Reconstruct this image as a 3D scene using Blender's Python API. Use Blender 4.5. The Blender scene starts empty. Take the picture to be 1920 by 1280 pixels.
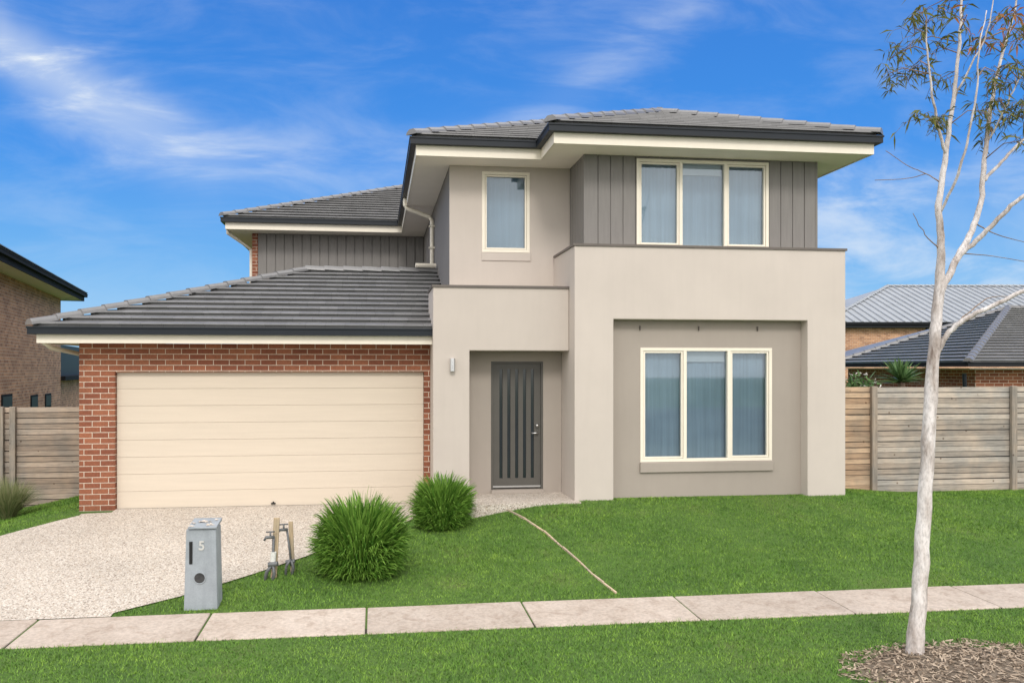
import bpy, bmesh, math, random
import numpy as np
from mathutils import Vector, Matrix
random.seed(7); rng = np.random.default_rng(7)
SC = bpy.context.scene; C = SC.collection
# ------------------------------------------------------------------ survey frame
F = 1500.0; PX = 892.0; HY = 690.0; H = 2.19
TH = math.radians(7.1); s_, c_ = math.sin(TH), math.cos(TH)
def P(px, py, t):
    u = (px-PX)/F*t
    return Vector((u*c_+t*s_, -u*s_+t*c_, H+(HY-py)*t/F))
def XY(px, Y):
    k = (px-PX)/F
    return Y*(k*c_+s_)/(c_-k*s_)
def proj(X, Y, Z):
    t = X*s_+Y*c_; u = X*c_-Y*s_
    return PX+F*u/t, HY-F*(Z-H)/t
def sst(a, b, x):
    t = np.clip((x-a)/(b-a), 0, 1); return t*t*(3-2*t)
YN, YF = 7.91, 8.72
def g(X, Y):
    X = np.asarray(X, float); Y = np.asarray(Y, float)
    near = np.where(Y < 4.2, -.62, -.42-.012*(YN-Y))
    path = -.42+.02*np.clip((Y-YN)/(YF-YN), 0, 1)
    tl = np.clip((Y-YF)/4.18, 0, 1); tr = np.clip((Y-YF)/3.1, 0, 1)
    w = sst(.6, 2.8, X)
    lot = (-.40+.40*tl)*(1-w)+(-.40+.57*tr)*w
    lot = lot-.32*sst(-4.5, -6.6, X)*np.clip((Y-YF)/4.5, 0, 1)
    lot = lot-.08*sst(7.6, 9, X)*np.clip((Y-YF)/3, 0, 1)
    return np.where(Y < YN, near, np.where(Y < YF, path, lot))
def gp(px, py):
    t = 5.0
    while t < 40:
        p = P(px, py, t)
        if p.z <= float(g(p.x, p.y)): break
        t += .01
    return p
# ------------------------------------------------------------------ materials
def newmat(name):
    m = bpy.data.materials.new(name); m.use_nodes = True
    nt = m.node_tree; nt.nodes.clear()
    out = nt.nodes.new('ShaderNodeOutputMaterial')
    b = nt.nodes.new('ShaderNodeBsdfPrincipled')
    nt.links.new(b.outputs[0], out.inputs[0])
    return m, nt, b, out
def N(nt, typ, **kw):
    n = nt.nodes.new(typ)
    for k, v in kw.items():
        if k in n.inputs: n.inputs[k].default_value = v
        else: setattr(n, k, v)
    return n
def L(nt, a, b): nt.links.new(a, b)
def rgba(c): return (c[0], c[1], c[2], 1)
def mixc(nt, fac, a, b, mode='MIX'):
    n = nt.nodes.new('ShaderNodeMix'); n.data_type = 'RGBA'; n.blend_type = mode
    for val, i in ((fac, 0), (a, 6), (b, 7)):
        if isinstance(val, bpy.types.NodeSocket): L(nt, val, n.inputs[i])
        elif i == 0: n.inputs[0].default_value = val
        else: n.inputs[i].default_value = rgba(val)
    return n.outputs[2]
def noise(nt, scale, detail=4, rough=.6, coord='Object', stretch=None, dist=0):
    tc = nt.nodes.new('ShaderNodeTexCoord'); src = tc.outputs[coord]
    if stretch:
        mp = nt.nodes.new('ShaderNodeMapping'); mp.inputs['Scale'].default_value = stretch
        L(nt, src, mp.inputs[0]); src = mp.outputs[0]
    n = N(nt, 'ShaderNodeTexNoise', Scale=scale, Detail=detail, Roughness=rough, Distortion=dist)
    L(nt, src, n.inputs['Vector']); return n.outputs[0]
def ramp(nt, fac, stops):
    r = nt.nodes.new('ShaderNodeValToRGB'); L(nt, fac, r.inputs[0])
    e = r.color_ramp.elements
    while len(e) < len(stops): e.new(.5)
    for i, (p, c) in enumerate(stops):
        e[i].position = p; e[i].color = rgba(c) if hasattr(c, '__len__') else (c, c, c, 1)
    return r.outputs[0]
def bump(nt, b, h, strength, dist=.01):
    n = N(nt, 'ShaderNodeBump', Strength=strength, Distance=dist)
    L(nt, h, n.inputs['Height']); L(nt, n.outputs[0], b.inputs['Normal'])
def sc(c, k): return tuple(x*k for x in c)
def mottled(name, c, rough=.6, amt=.12, scale=2.5, fine=120, bumps=.2, stretch=None, spec=.3, metal=0, streak=0):
    m, nt, b, o = newmat(name)
    n1 = noise(nt, scale, 6, .65, stretch=stretch)
    col = ramp(nt, n1, [(.3, sc(c, 1-amt)), (.7, sc(c, 1+amt))])
    n2 = noise(nt, fine, 3, .6, stretch=stretch)
    sp = ramp(nt, n2, [(.3, 1-amt*.7), (.7, 1+amt*.4)])
    col = mixc(nt, 1.0, col, sp, 'MULTIPLY')
    if streak:
        n3 = noise(nt, 4, 5, .6, stretch=(2.2, 2.2, .22))
        col = mixc(nt, 1.0, col, ramp(nt, n3, [(.34, 1-streak), (.55, 1.0)]), 'MULTIPLY')
    L(nt, col, b.inputs['Base Color'])
    b.inputs['Roughness'].default_value = rough; b.inputs['Metallic'].default_value = metal
    b.inputs['Specular IOR Level'].default_value = spec
    if bumps: bump(nt, b, n2, bumps, .004)
    return m
def brickmat(name, c1, c2, mortar, bw=.24, rh=.086, ms=.011, amt=.5):
    m, nt, b, o = newmat(name)
    uv = nt.nodes.new('ShaderNodeTexCoord').outputs['UV']
    bt = N(nt, 'ShaderNodeTexBrick', Scale=1.0)
    bt.inputs['Color1'].default_value = rgba(c1); bt.inputs['Color2'].default_value = rgba(c2)
    bt.inputs['Mortar'].default_value = rgba(mortar)
    bt.inputs['Mortar Size'].default_value = ms*.5; bt.inputs['Mortar Smooth'].default_value = .1
    bt.inputs['Brick Width'].default_value = bw; bt.inputs['Row Height'].default_value = rh
    bt.inputs['Bias'].default_value = 0; bt.offset = .5
    L(nt, uv, bt.inputs['Vector'])
    n = noise(nt, 45, 4, .7)
    n2 = noise(nt, 1.3, 3, .6)
    col = mixc(nt, amt, bt.outputs[0], ramp(nt, n, [(.3, .5), (.7, 1.35)]), 'MULTIPLY')
    col = mixc(nt, .6, col, ramp(nt, n2, [(.3, .8), (.7, 1.15)]), 'MULTIPLY')
    L(nt, col, b.inputs['Base Color']); b.inputs['Roughness'].default_value = .85
    inv = N(nt, 'ShaderNodeMath', operation='SUBTRACT'); inv.inputs[0].default_value = 1
    L(nt, bt.outputs['Fac'], inv.inputs[1]); bump(nt, b, inv.outputs[0], .6, .008)
    return m
def tilemat(name, c, gauge=.30, bw=.30, rough=.30):
    m, nt, b, o = newmat(name)
    uv = nt.nodes.new('ShaderNodeTexCoord').outputs['UV']
    bt = N(nt, 'ShaderNodeTexBrick', Scale=1.0)
    bt.inputs['Color1'].default_value = rgba(sc(c, .86)); bt.inputs['Color2'].default_value = rgba(sc(c, 1.14))
    bt.inputs['Mortar'].default_value = rgba(sc(c, .45))
    bt.inputs['Mortar Size'].default_value = .003; bt.inputs['Mortar Smooth'].default_value = .1
    bt.inputs['Brick Width'].default_value = bw; bt.inputs['Row Height'].default_value = gauge
    bt.offset = .5; L(nt, uv, bt.inputs['Vector'])
    n = noise(nt, 7, 5, .7)
    col = mixc(nt, .5, bt.outputs[0], ramp(nt, n, [(.3, .8), (.7, 1.18)]), 'MULTIPLY')
    L(nt, col, b.inputs['Base Color']); b.inputs['Specular IOR Level'].default_value = .7
    L(nt, ramp(nt, n, [(.3, rough-.04), (.7, rough+.1)]), b.inputs['Roughness'])
    bump(nt, b, noise(nt, 90, 3, .6), .15, .004)
    return m
def leafmat(name, c1, c2, rough=.5, trans=.3, patch=None, spec=.25):
    m, nt, b, o = newmat(name)
    geo = nt.nodes.new('ShaderNodeNewGeometry')
    col = ramp(nt, geo.outputs['Random Per Island'], [(0, c1), (1, c2)])
    if patch:
        n = noise(nt, patch, 4, .6); nb_ = noise(nt, patch*7, 4, .65)
        col = mixc(nt, 1, col, ramp(nt, n, [(.3, (.66, .76, .70)), (.7, (1.3, 1.14, 1.12))]), 'MULTIPLY')
        col = mixc(nt, 1, col, ramp(nt, nb_, [(.32, (.60, .70, .66)), (.68, (1.36, 1.24, 1.2))]), 'MULTIPLY')
    L(nt, col, b.inputs['Base Color']); b.inputs['Roughness'].default_value = rough
    b.inputs['Specular IOR Level'].default_value = spec
    if trans:
        tr = nt.nodes.new('ShaderNodeBsdfTranslucent'); L(nt, col, tr.inputs[0])
        mx = nt.nodes.new('ShaderNodeMixShader'); mx.inputs[0].default_value = trans
        L(nt, b.outputs[0], mx.inputs[1]); L(nt, tr.outputs[0], mx.inputs[2]); L(nt, mx.outputs[0], o.inputs[0])
    return m
def woodmat(name, c1, c2, stretch=(1.2, 1.2, 30)):
    m, nt, b, o = newmat(name)
    geo = nt.nodes.new('ShaderNodeNewGeometry')
    col = ramp(nt, geo.outputs['Random Per Island'], [(0, c1), (1, c2)])
    n = noise(nt, 3, 6, .7, stretch=stretch)
    col = mixc(nt, 1, col, ramp(nt, n, [(.28, (.48, .45, .43)), (.48, (1, 1, 1)), (.72, (1.3, 1.27, 1.25))]), 'MULTIPLY')
    n3 = noise(nt, 2.2, 3, .6)
    col = mixc(nt, .9, col, ramp(nt, n3, [(.35, (.74, .77, .80)), (.65, (1.15, 1.06, .98))]), 'MULTIPLY')
    kn = N(nt, 'ShaderNodeTexVoronoi', Scale=5.0)
    tc = nt.nodes.new('ShaderNodeTexCoord'); L(nt, tc.outputs['Object'], kn.inputs['Vector'])
    col = mixc(nt, 1, col, ramp(nt, kn.outputs['Distance'], [(.05, (.40, .33, .28)), (.11, (1, 1, 1))]), 'MULTIPLY')
    L(nt, col, b.inputs['Base Color']); b.inputs['Roughness'].default_value = .85
    bump(nt, b, n, .4, .005)
    return m
RENDER = mottled('light_render', (.535, .478, .43), .85, .04, .9, 160, .35, streak=.02)
RENDER2 = mottled('shaded_taupe_render', (.35, .307, .268), .85, .04, .9, 160, .35, streak=.02)  # darker taupe paint, with the shade of the recesses also in the colour
RENDER3 = mottled('shaded_render', (.50, .445, .398), .85, .04, .9, 160, .35, streak=.02)  # the portico's render with slightly darker shading put into the colour
CLAD = mottled('grey_cladding', (.205, .193, .183), .7, .08, 3, 60, .1, stretch=(6, 6, .6))
CREAM = mottled('cream_paint', (.78, .72, .61), .45, .03, 3, 60, .03)
SOFF = mottled('soffit_paint', (.84, .78, .70), .7, .03, 2, 60, .03)
GDOOR = mottled('garage_door_paint', (.60, .52, .425), .5, .035, 1.2, 90, .25, stretch=(.7, 1, 14))
GUTT = mottled('dark_gutter', (.010, .014, .02), .45, .1, 3, 50, .02, spec=.3)
GUTTM = mottled('dark_fascia', (.022, .024, .028), .8, .1, 3, 50, .02, spec=.1)
CAPM = mottled('parapet_cap_paint', (.13, .112, .10), .5, .08, 3, 50, .02)
TILE = tilemat('roof_tile', (.175, .173, .175))
TILEC = mottled('cap_tile', (.16, .158, .16), .36, .12, 6, 60, .15, spec=.6)
BRICK = brickmat('red_brick', (.185, .055, .028), (.29, .105, .052), (.56, .47, .38))
BRICKL = brickmat('tan_brick', (.60, .33, .19), (.34, .17, .10), (.64, .53, .43), amt=.6)
DOORM = mottled('door_paint', (.088, .082, .072), .42, .06, 3, 60, .05, spec=.4)
CHROME = mottled('brushed_metal', (.62, .62, .62), .3, .05, 8, 80, .05, metal=1)
BLACK = mottled('black_plastic', (.015, .015, .016), .5, .1, 8, 80, .05)
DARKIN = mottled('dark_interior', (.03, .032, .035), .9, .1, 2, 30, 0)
BLIND = mottled('roller_blind_fabric', (.66, .69, .68), .9, .05, 2, 80, .05)
LBOX = mottled('letterbox_paint', (.30, .33, .36), .6, .10, 6, 70, .3, streak=.12)
LBOXD = mottled('number_metal', (.50, .50, .48), .5, .1, 9, 70, .1)
PAPER = mottled('pale_litter', (.62, .55, .48), .8, .25, 14, 70, .2)
STEEL = mottled('galvanised_pipe', (.15, .155, .16), .5, .3, 14, 60, .2, metal=.3)
PIPEW = mottled('white_pipe', (.66, .66, .63), .5, .15, 10, 60, .1)
CLADROOF = mottled('grey_metal_roof', (.30, .32, .345), .5, .1, 1.5, 40, .1)
FENCE = woodmat('weathered_fence_boards', (.29, .255, .22), (.47, .425, .375))
FENCEB = woodmat('warm_fence_boards', (.33, .235, .16), (.50, .38, .27))
FENCEL = woodmat('brown_fence_boards', (.28, .225, .18), (.43, .36, .30))
POSTM = woodmat('fence_post_wood', (.25, .215, .18), (.31, .27, .23), stretch=(20, 20, 1))
STAKE = woodmat('stake_wood', (.36, .29, .19), (.44, .36, .25), stretch=(20, 20, 1))
EDGE = woodmat('edging_wood', (.60, .48, .35), (.42, .34, .25), stretch=(8, 8, 8))
GRASS = leafmat('lawn_blades', (.068, .165, .018), (.185, .345, .052), .6, 0, patch=.9)
BUSHM = leafmat('strap_leaves', (.045, .135, .014), (.25, .43, .075), .4, .3)
TUFT = leafmat('dry_grass_leaves', (.12, .18, .06), (.38, .37, .2), .5, .3)
YUC = leafmat('spiky_leaves', (.06, .13, .045), (.17, .28, .10), .4, .2)
LEAF = leafmat('gum_leaves', (.065, .078, .016), (.20, .20, .055), .6, .3, spec=.1)
LEAFO = leafmat('young_gum_leaves', (.22, .10, .03), (.45, .17, .05), .55, .35, spec=.1)
FLOWER = mottled('white_petals', (.75, .72, .68), .6, .08, 9, 60, 0)
CHIP = leafmat('bark_chips', (.14, .10, .07), (.46, .37, .28), .85, 0)
ASPH = mottled('asphalt', (.09, .09, .09), .9, .2, 1.5, 90, .4)
def curtmat():
    m, nt, b, o = newmat('reflection_toned_curtain')
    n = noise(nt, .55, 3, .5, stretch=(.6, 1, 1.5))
    col = ramp(nt, n, [(.34, (.27, .35, .41)), (.5, (.36, .45, .51)), (.66, (.46, .55, .60))])  # cloudy blue-grey tones on the curtain stand in for reflections in the panes
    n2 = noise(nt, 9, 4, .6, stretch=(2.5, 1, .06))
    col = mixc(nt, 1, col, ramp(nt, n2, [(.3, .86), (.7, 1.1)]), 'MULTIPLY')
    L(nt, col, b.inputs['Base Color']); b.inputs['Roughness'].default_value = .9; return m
CURT = curtmat()
def soilmat():
    m, nt, b, o = newmat('grassed_soil')
    n = noise(nt, 1.1, 6, .65); n2 = noise(nt, 60, 4, .7)
    col = ramp(nt, n, [(.3, (.05, .11, .015)), (.55, (.08, .155, .023)), (.8, (.115, .15, .037))])
    col = mixc(nt, 1, col, ramp(nt, n2, [(.3, .6), (.7, 1.3)]), 'MULTIPLY')
    L(nt, col, b.inputs['Base Color']); b.inputs['Roughness'].default_value = .95
    bump(nt, b, n2, .6, .03); return m
SOIL = soilmat()
def aggmat():
    m, nt, b, o = newmat('exposed_aggregate')
    tc = nt.nodes.new('ShaderNodeTexCoord')
    v = N(nt, 'ShaderNodeTexVoronoi', Scale=68.0); L(nt, tc.outputs['Object'], v.inputs['Vector'])
    sep = nt.nodes.new('ShaderNodeSeparateColor'); L(nt, v.outputs['Color'], sep.inputs[0])
    col = ramp(nt, sep.outputs[0], [(0, (.20, .16, .13)), (.14, (.46, .395, .335)), (.5, (.58, .52, .45)), (.85, (.73, .68, .62)), (1, (.48, .38, .29))])
    edge = ramp(nt, v.outputs['Distance'], [(.2, 1.08), (.75, .72)])
    col = mixc(nt, 1, col, edge, 'MULTIPLY')
    n = noise(nt, .8, 6, .65)
    col = mixc(nt, 1, col, ramp(nt, n, [(.3, (.88, .87, .86)), (.7, (1.06, 1.05, 1.04))]), 'MULTIPLY')
    L(nt, col, b.inputs['Base Color']); b.inputs['Roughness'].default_value = .75
    bump(nt, b, v.outputs['Distance'], .3, .005); return m
AGG = aggmat()
def concmat():
    m, nt, b, o = newmat('footpath_concrete')
    n = noise(nt, 1.6, 8, .75); n2 = noise(nt, 26, 6, .75); n3 = noise(nt, 5, 5, .7, dist=.6)
    col = ramp(nt, n, [(.3, (.42, .345, .285)), (.7, (.56, .48, .415))])
    col = mixc(nt, 1, col, ramp(nt, n2, [(.3, .72), (.6, 1.08)]), 'MULTIPLY')
    col = mixc(nt, .5, col, ramp(nt, n3, [(.36, (.62, .55, .5)), (.5, (1, 1, 1))]), 'MULTIPLY')
    geo = nt.nodes.new('ShaderNodeNewGeometry')
    col = mixc(nt, 1, col, ramp(nt, geo.outputs['Random Per Island'], [(0, .92), (1, 1.06)]), 'MULTIPLY')
    L(nt, col, b.inputs['Base Color']); b.inputs['Roughness'].default_value = .85
    bump(nt, b, n2, .4, .004); return m
CONC = concmat()
def barkmat():
    m, nt, b, o = newmat('pale_gum_bark')
    n = noise(nt, 9, 6, .7, stretch=(1, 1, .35)); n2 = noise(nt, 50, 4, .7, stretch=(1, 1, .4)); n3 = noise(nt, 3.2, 4, .6, stretch=(1.5, 1.5, .5))
    col = ramp(nt, n, [(.30, (.22, .17, .14)), (.42, (.52, .47, .44)), (.6, (.70, .66, .64))])
    col = mixc(nt, .9, col, ramp(nt, n2, [(.3, .6), (.55, 1.05)]), 'MULTIPLY')
    col = mixc(nt, .8, col, ramp(nt, n3, [(.38, (.58, .53, .49)), (.52, (1, 1, 1))]), 'MULTIPLY')
    L(nt, col, b.inputs['Base Color']); b.inputs['Roughness'].default_value = .8
    bump(nt, b, n2, .5, .008); return m
BARK = barkmat()
TWIG = mottled('twig_bark', (.24, .17, .12), .8, .3, 12, 60, .2)
def glassmat():
    m, nt, b, o = newmat('window_glass')
    tr = nt.nodes.new('ShaderNodeBsdfTransparent'); tr.inputs[0].default_value = (.78, .85, .90, 1)
    gl = nt.nodes.new('ShaderNodeBsdfGlossy'); gl.inputs['Roughness'].default_value = .03
    gl.inputs[0].default_value = (.78, .86, .93, 1)
    lw = N(nt, 'ShaderNodeFresnel', IOR=1.5)
    ad = N(nt, 'ShaderNodeMath', operation='ADD'); ad.inputs[1].default_value = .08; L(nt, lw.outputs[0], ad.inputs[0])
    mx = nt.nodes.new('ShaderNodeMixShader'); L(nt, ad.outputs[0], mx.inputs[0])
    L(nt, tr.outputs[0], mx.inputs[1]); L(nt, gl.outputs[0], mx.inputs[2]); L(nt, mx.outputs[0], o.inputs[0])
    return m
GLASS = glassmat()
DGLASS = mottled('dark_glass', (.02, .026, .03), .12, .1, 2, 30, 0, spec=.6)
# ------------------------------------------------------------------ mesh builder
class MB:
    def __init__(s): s.v = []; s.f = []; s.uv = {}
    def add(s, vs, fs):
        o = len(s.v); s.v += [tuple(v) for v in vs]; s.f += [tuple(i+o for i in f) for f in fs]; return o
    def box(s, x0, x1, y0, y1, z0, z1):
        s.add([(x0,y0,z0),(x1,y0,z0),(x1,y1,z0),(x0,y1,z0),(x0,y0,z1),(x1,y0,z1),(x1,y1,z1),(x0,y1,z1)],
              [(0,3,2,1),(4,5,6,7),(0,1,5,4),(1,2,6,5),(2,3,7,6),(3,0,4,7)]); return s
    def prism(s, poly, a, b, ax):
        n = len(poly)
        def mk(p, d): return {'y': (p[0], d, p[1]), 'z': (p[0], p[1], d), 'x': (d, p[0], p[1])}[ax]
        s.add([mk(p, a) for p in poly]+[mk(p, b) for p in poly],
              [tuple(range(n))[::-1], tuple(range(n, 2*n))]+[(i, (i+1) % n, n+(i+1) % n, n+i) for i in range(n)]); return s
    def wallhole(s, x0, x1, z0, z1, hx0, hx1, hz0, hz1, y0, y1):
        o = [(x0,z0),(x1,z0),(x1,z1),(x0,z1)]; h = [(hx0,hz0),(hx1,hz0),(hx1,hz1),(hx0,hz1)]
        vs = [(p[0], y, p[1]) for y in (y0, y1) for q in (o, h) for p in q]
        fs = []
        for i in range(4):
            j = (i+1) % 4
            fs += [(i, j, 4+j, 4+i), (8+j, 8+i, 12+i, 12+j), (j, i, 8+i, 8+j), (4+i, 4+j, 12+j, 12+i)]
        s.add(vs, fs); return s
    def tube(s, pts, rad, n=8, cap=True):
        pts = [Vector(p) for p in pts]
        if not hasattr(rad, '__len__'): rad = [rad]*len(pts)
        rings = []
        a = None
        for i, p in enumerate(pts):
            d = (pts[min(i+1, len(pts)-1)]-pts[max(i-1, 0)]).normalized()
            if a is None:
                a = d.orthogonal().normalized()
            else:
                a = (a-d*a.dot(d)); a = a.normalized() if a.length > 1e-5 else d.orthogonal().normalized()
            b = d.cross(a)
            rings.append([p+(a*math.cos(2*math.pi*k/n)+b*math.sin(2*math.pi*k/n))*rad[i] for k in range(n)])
        vs = [v for r in rings for v in r]; fs = []
        for i in range(len(rings)-1):
            for k in range(n):
                fs.append((i*n+k, i*n+(k+1) % n, (i+1)*n+(k+1) % n, (i+1)*n+k))
        if cap: fs += [tuple(range(n))[::-1], tuple(range((len(rings)-1)*n, len(rings)*n))]
        s.add(vs, fs); return s
    def build(s, name, mat, parent=None, smooth=False, bevel=0):
        me = bpy.data.meshes.new(name)
        bm = bmesh.new()
        V = [bm.verts.new(v) for v in s.v]
        for f in s.f:
            try: bm.faces.new([V[i] for i in f])
            except ValueError: pass
        bm.verts.index_update()
        bmesh.ops.recalc_face_normals(bm, faces=bm.faces[:])
        lay = bm.loops.layers.uv.new('UVMap')
        for f in bm.faces:
            n = f.normal; tz = abs(n.z) > .8
            tan = Vector((-n.y, n.x, 0)); tan = tan.normalized() if tan.length > 1e-4 else Vector((1, 0, 0))
            if tan.x < -.01 or (abs(tan.x) < .01 and tan.y < 0): tan = -tan
            for l in f.loops:
                i = l.vert.index
                if i in s.uv: l[lay].uv = s.uv[i]
                elif tz: l[lay].uv = (l.vert.co.x, l.vert.co.y)
                else: l[lay].uv = (l.vert.co.dot(tan), l.vert.co.z)
            f.smooth = smooth
        bm.to_mesh(me); bm.free()
        o = bpy.data.objects.new(name, me); C.objects.link(o); me.materials.append(mat)
        par(o, parent)
        if bevel:
            bv = o.modifiers.new('bevel', 'BEVEL'); bv.width = bevel; bv.segments = 2; bv.limit_method = 'ANGLE'
        return o
def par(o, parent):
    if parent:
        o.parent = parent
        if parent.type == 'EMPTY': o.matrix_parent_inverse = Matrix.Translation(-parent.location)
def thing(name, label, cat, loc, group=None):
    o = bpy.data.objects.new(name, None); C.objects.link(o); o.location = loc; o.empty_display_size = .2
    o['label'] = label; o['category'] = cat
    if group: o['group'] = group
    return o
def kind(o, k, label=None, cat=None):
    o['kind'] = k
    if label: o['label'] = label
    if cat: o['category'] = cat
    return o
def npmesh(name, V, faces, mat, parent=None, smooth=False):
    V = np.ascontiguousarray(V.reshape(-1, 3), dtype=np.float32); faces = np.ascontiguousarray(faces, dtype=np.int32)
    nf, k = faces.shape
    me = bpy.data.meshes.new(name); me.vertices.add(len(V)); me.vertices.foreach_set('co', V.ravel())
    me.loops.add(nf*k); me.loops.foreach_set('vertex_index', faces.ravel())
    me.polygons.add(nf); me.polygons.foreach_set('loop_start', np.arange(0, nf*k, k, dtype=np.int32))
    me.update(calc_edges=True); me.validate()
    if smooth: me.polygons.foreach_set('use_smooth', np.ones(nf, dtype=bool))
    o = bpy.data.objects.new(name, me); C.objects.link(o); me.materials.append(mat); par(o, parent); return o
def strips(P0, P1, P2, w, segs=5, taper=.92):
    n = len(P0); t = np.linspace(0, 1, segs+1)[None, :, None]
    cen = (1-t)**2*P0[:, None]+2*t*(1-t)*P1[:, None]+t*t*P2[:, None]
    d = P2-P0; sd = np.stack([-d[:, 1], d[:, 0], np.zeros(n)], 1)+rng.normal(0, .12, (n, 3))
    sd /= np.linalg.norm(sd, axis=1, keepdims=True)+1e-9
    ww = (w[:, None, None]*.5)*(1-taper*t**2.2)
    V = np.stack([cen-sd[:, None]*ww, cen+sd[:, None]*ww], 2)
    base = np.arange(n)[:, None]*(segs+1)*2; q = np.arange(segs)[None]*2
    f = np.stack([base+q, base+q+1, base+q+3, base+q+2], -1).reshape(-1, 4)
    return V.reshape(-1, 3), f
# ------------------------------------------------------------------ setting
xs = np.unique(np.round(np.concatenate([np.array([-320, -200, -120, -70, -45, -30, -22, -17, -13, -11]), np.arange(-9.5, 13.01, .2), np.array([14, 16, 20, 26, 35, 50, 75, 120, 200, 320])]), 3))
ys = np.unique(np.round(np.concatenate([np.array([-200, -100, -50, -25, -12, -6, -2, 1, 3, 4.19, 4.21]), np.arange(4.4, 16, .2), np.array([YN, YF, 12.9, 11.82]), np.array([17, 19, 22, 27, 34, 45, 60, 90, 150, 250, 400])]), 3))
GX, GY = np.meshgrid(xs, ys)
GZ = g(GX, GY)
V = np.stack([GX, GY, GZ], -1); nx, ny = len(xs), len(ys)
ii = (np.arange(ny-1)[:, None]*nx+np.arange(nx-1)[None]).ravel()
kind(npmesh('ground', V, np.stack([ii, ii+1, ii+nx+1, ii+nx], 1), SOIL, smooth=True), 'structure', 'grassed soil sloping gently up from the street to the house', 'ground')
kind(MB().box(-150, 150, -30, 4.0, -.8, -.59).build('road', ASPH), 'structure', 'asphalt street in front of the verge', 'road')
kind(MB().box(-150, 150, 4.0, 4.2, -.8, -.455).build('kerb', CONC, bevel=.02), 'structure', 'concrete kerb between the verge and the street', 'kerb')
# footpath slabs
mb = MB(); JX = [-14.2, -12.5, -10.4, -8.6, -6.9, -5.2, -3.44, -1.72, -.1, 1.59, 3.34, 5.05, 6.75, 8.5, 10.2, 11.9, 13.6]
for a, b in zip(JX[:-1], JX[1:]):
    q = .010; z0, z1 = -.405, -.385; j = random.uniform(-.004, .004)
    mb.add([(a+q, YN+.01, -.6), (b-q, YN+.01, -.6), (b-q, YF-.01, -.6), (a+q, YF-.01, -.6), (a+q, YN+.01, z0+j), (b-q, YN+.01, z0-j), (b-q, YF-.01, z1-j), (a+q, YF-.01, z1+j)],
           [(0,3,2,1),(4,5,6,7),(0,1,5,4),(1,2,6,5),(2,3,7,6),(3,0,4,7)])
kind(mb.build('footpath', CONC, bevel=.012), 'structure', 'concrete footpath of jointed slabs along the street', 'footpath')
mb = MB().box(-14.2, 13.6, YN+.02, YF-.02, -.6, -.416)
kind(mb.build('footpath_joint_bed', mottled('joint_dirt', (.04, .034, .028), .95, .3, 8, 60, .2)), 'structure', 'dark dirt in the joints between the footpath slabs', 'footpath')
# driveway
le = [gp(148, 968), gp(75, 986), gp(0, 1006), gp(-90, 1032), gp(-260, 1085)]
re_ = [gp(850, 943), gp(795, 966), gp(700, 1003), gp(565, 1047), gp(470, 1079), gp(340, 1119), gp(213, 1151)]
def edgef(pts):
    a = sorted([(p.y, p.x) for p in pts]); ya = np.array([p[0] for p in a]); xa = np.array([p[1] for p in a])
    return lambda y: np.interp(y, ya, xa)
XL = edgef(le); XR = edgef(re_)
def xl(y): return np.where(y > 12.75, -3.99, XL(y)-np.clip(9.3-y, 0, 1)*.5)
def xr(y): return np.where(y > 12.35, .80, np.minimum(XR(y), 1.6))
ry = np.concatenate([np.arange(YF-.005, 12.74, .1), [12.76, 12.85, 12.97]])
rows = []
for y in ry:
    a, b = float(xl(np.array(y))), float(xr(np.array(y)))
    X = np.linspace(a, b, 40); rows.append(np.stack([X, np.full(40, y), g(X, np.full(40, y))+.014], 1))
V = np.stack(rows); ii = (np.arange(len(ry)-1)[:, None]*40+np.arange(39)[None]).ravel()
kind(npmesh('driveway', V, np.stack([ii, ii+1, ii+41, ii+40], 1), AGG, smooth=True), 'structure', 'pale exposed aggregate driveway leading to the garage', 'driveway')
mb = MB().box(.75, 2.998, 11.74, 12.76, -.2, .175).box(2.998, 3.06, 11.74, 11.885, -.2, .175)
kind(mb.build('porch_slab', AGG), 'structure', 'low aggregate porch slab in front of the entry door', 'porch')
# lawn
def inside_mulch(X, Y, k=1.0): return ((X-5.25)/(1.28*k))**2+((Y-6.3)/(.78*k))**2
n = 760000
X = rng.uniform(-9.5, 12.5, n); Y = rng.uniform(5.3, 15.2, n); Z = g(X, Y)
px, py = proj(X, Y, Z)
keep = (px > -300) & (px < 2220) & (py < 1400)
keep &= ~((Y > YN+.02) & (Y < YF-.02))
dl, dr = xl(Y), xr(Y)
wob = rng.normal(0, .03, n)
keep &= ~((Y > YF-.1) & (Y < 13) & (X > dl+.02+wob) & (X < dr-.02+wob))
keep &= ~((X > .75) & (X < 3.04) & (Y > 11.74))
keep &= ~((X > -4.5) & (X < 7.4) & (Y > 12.05)) & ~((X > 3.0) & (X < 7.41) & (Y > 11.90) & ~((X > 3.62) & (X < 6.76)))
keep &= ~((X > 7.3) & (Y > 12.55))
mm = inside_mulch(X, Y); nz = np.sin(X*5.1+1)*np.sin(Y*6.3)+.6*np.sin(X*11.7+Y*8)
keep &= ~((mm < 1.05) & (rng.random(n) < np.clip(1.25-mm*.75+nz*.35, .3, 1)))
far = rng.random(n) < np.where(Y > 12.6, .6, 1); keep &= far
X, Y, Z = X[keep], Y[keep], Z[keep]; n = len(X)
big = .5+.5*np.sin(X*1.7+.6*np.sin(Y*2.3))*np.sin(Y*1.9+X*.7)
h = rng.uniform(.012, .032, n)*(.75+.5*big)
an = rng.uniform(0, 2*np.pi, n); lean = rng.uniform(.4, 1.5, n)*h
w = rng.uniform(.003, .0055, n)
cx, sy = np.cos(an), np.sin(an); a2 = an+np.pi/2+rng.normal(0, .5, n)
V = np.zeros((n, 3, 3))
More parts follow.
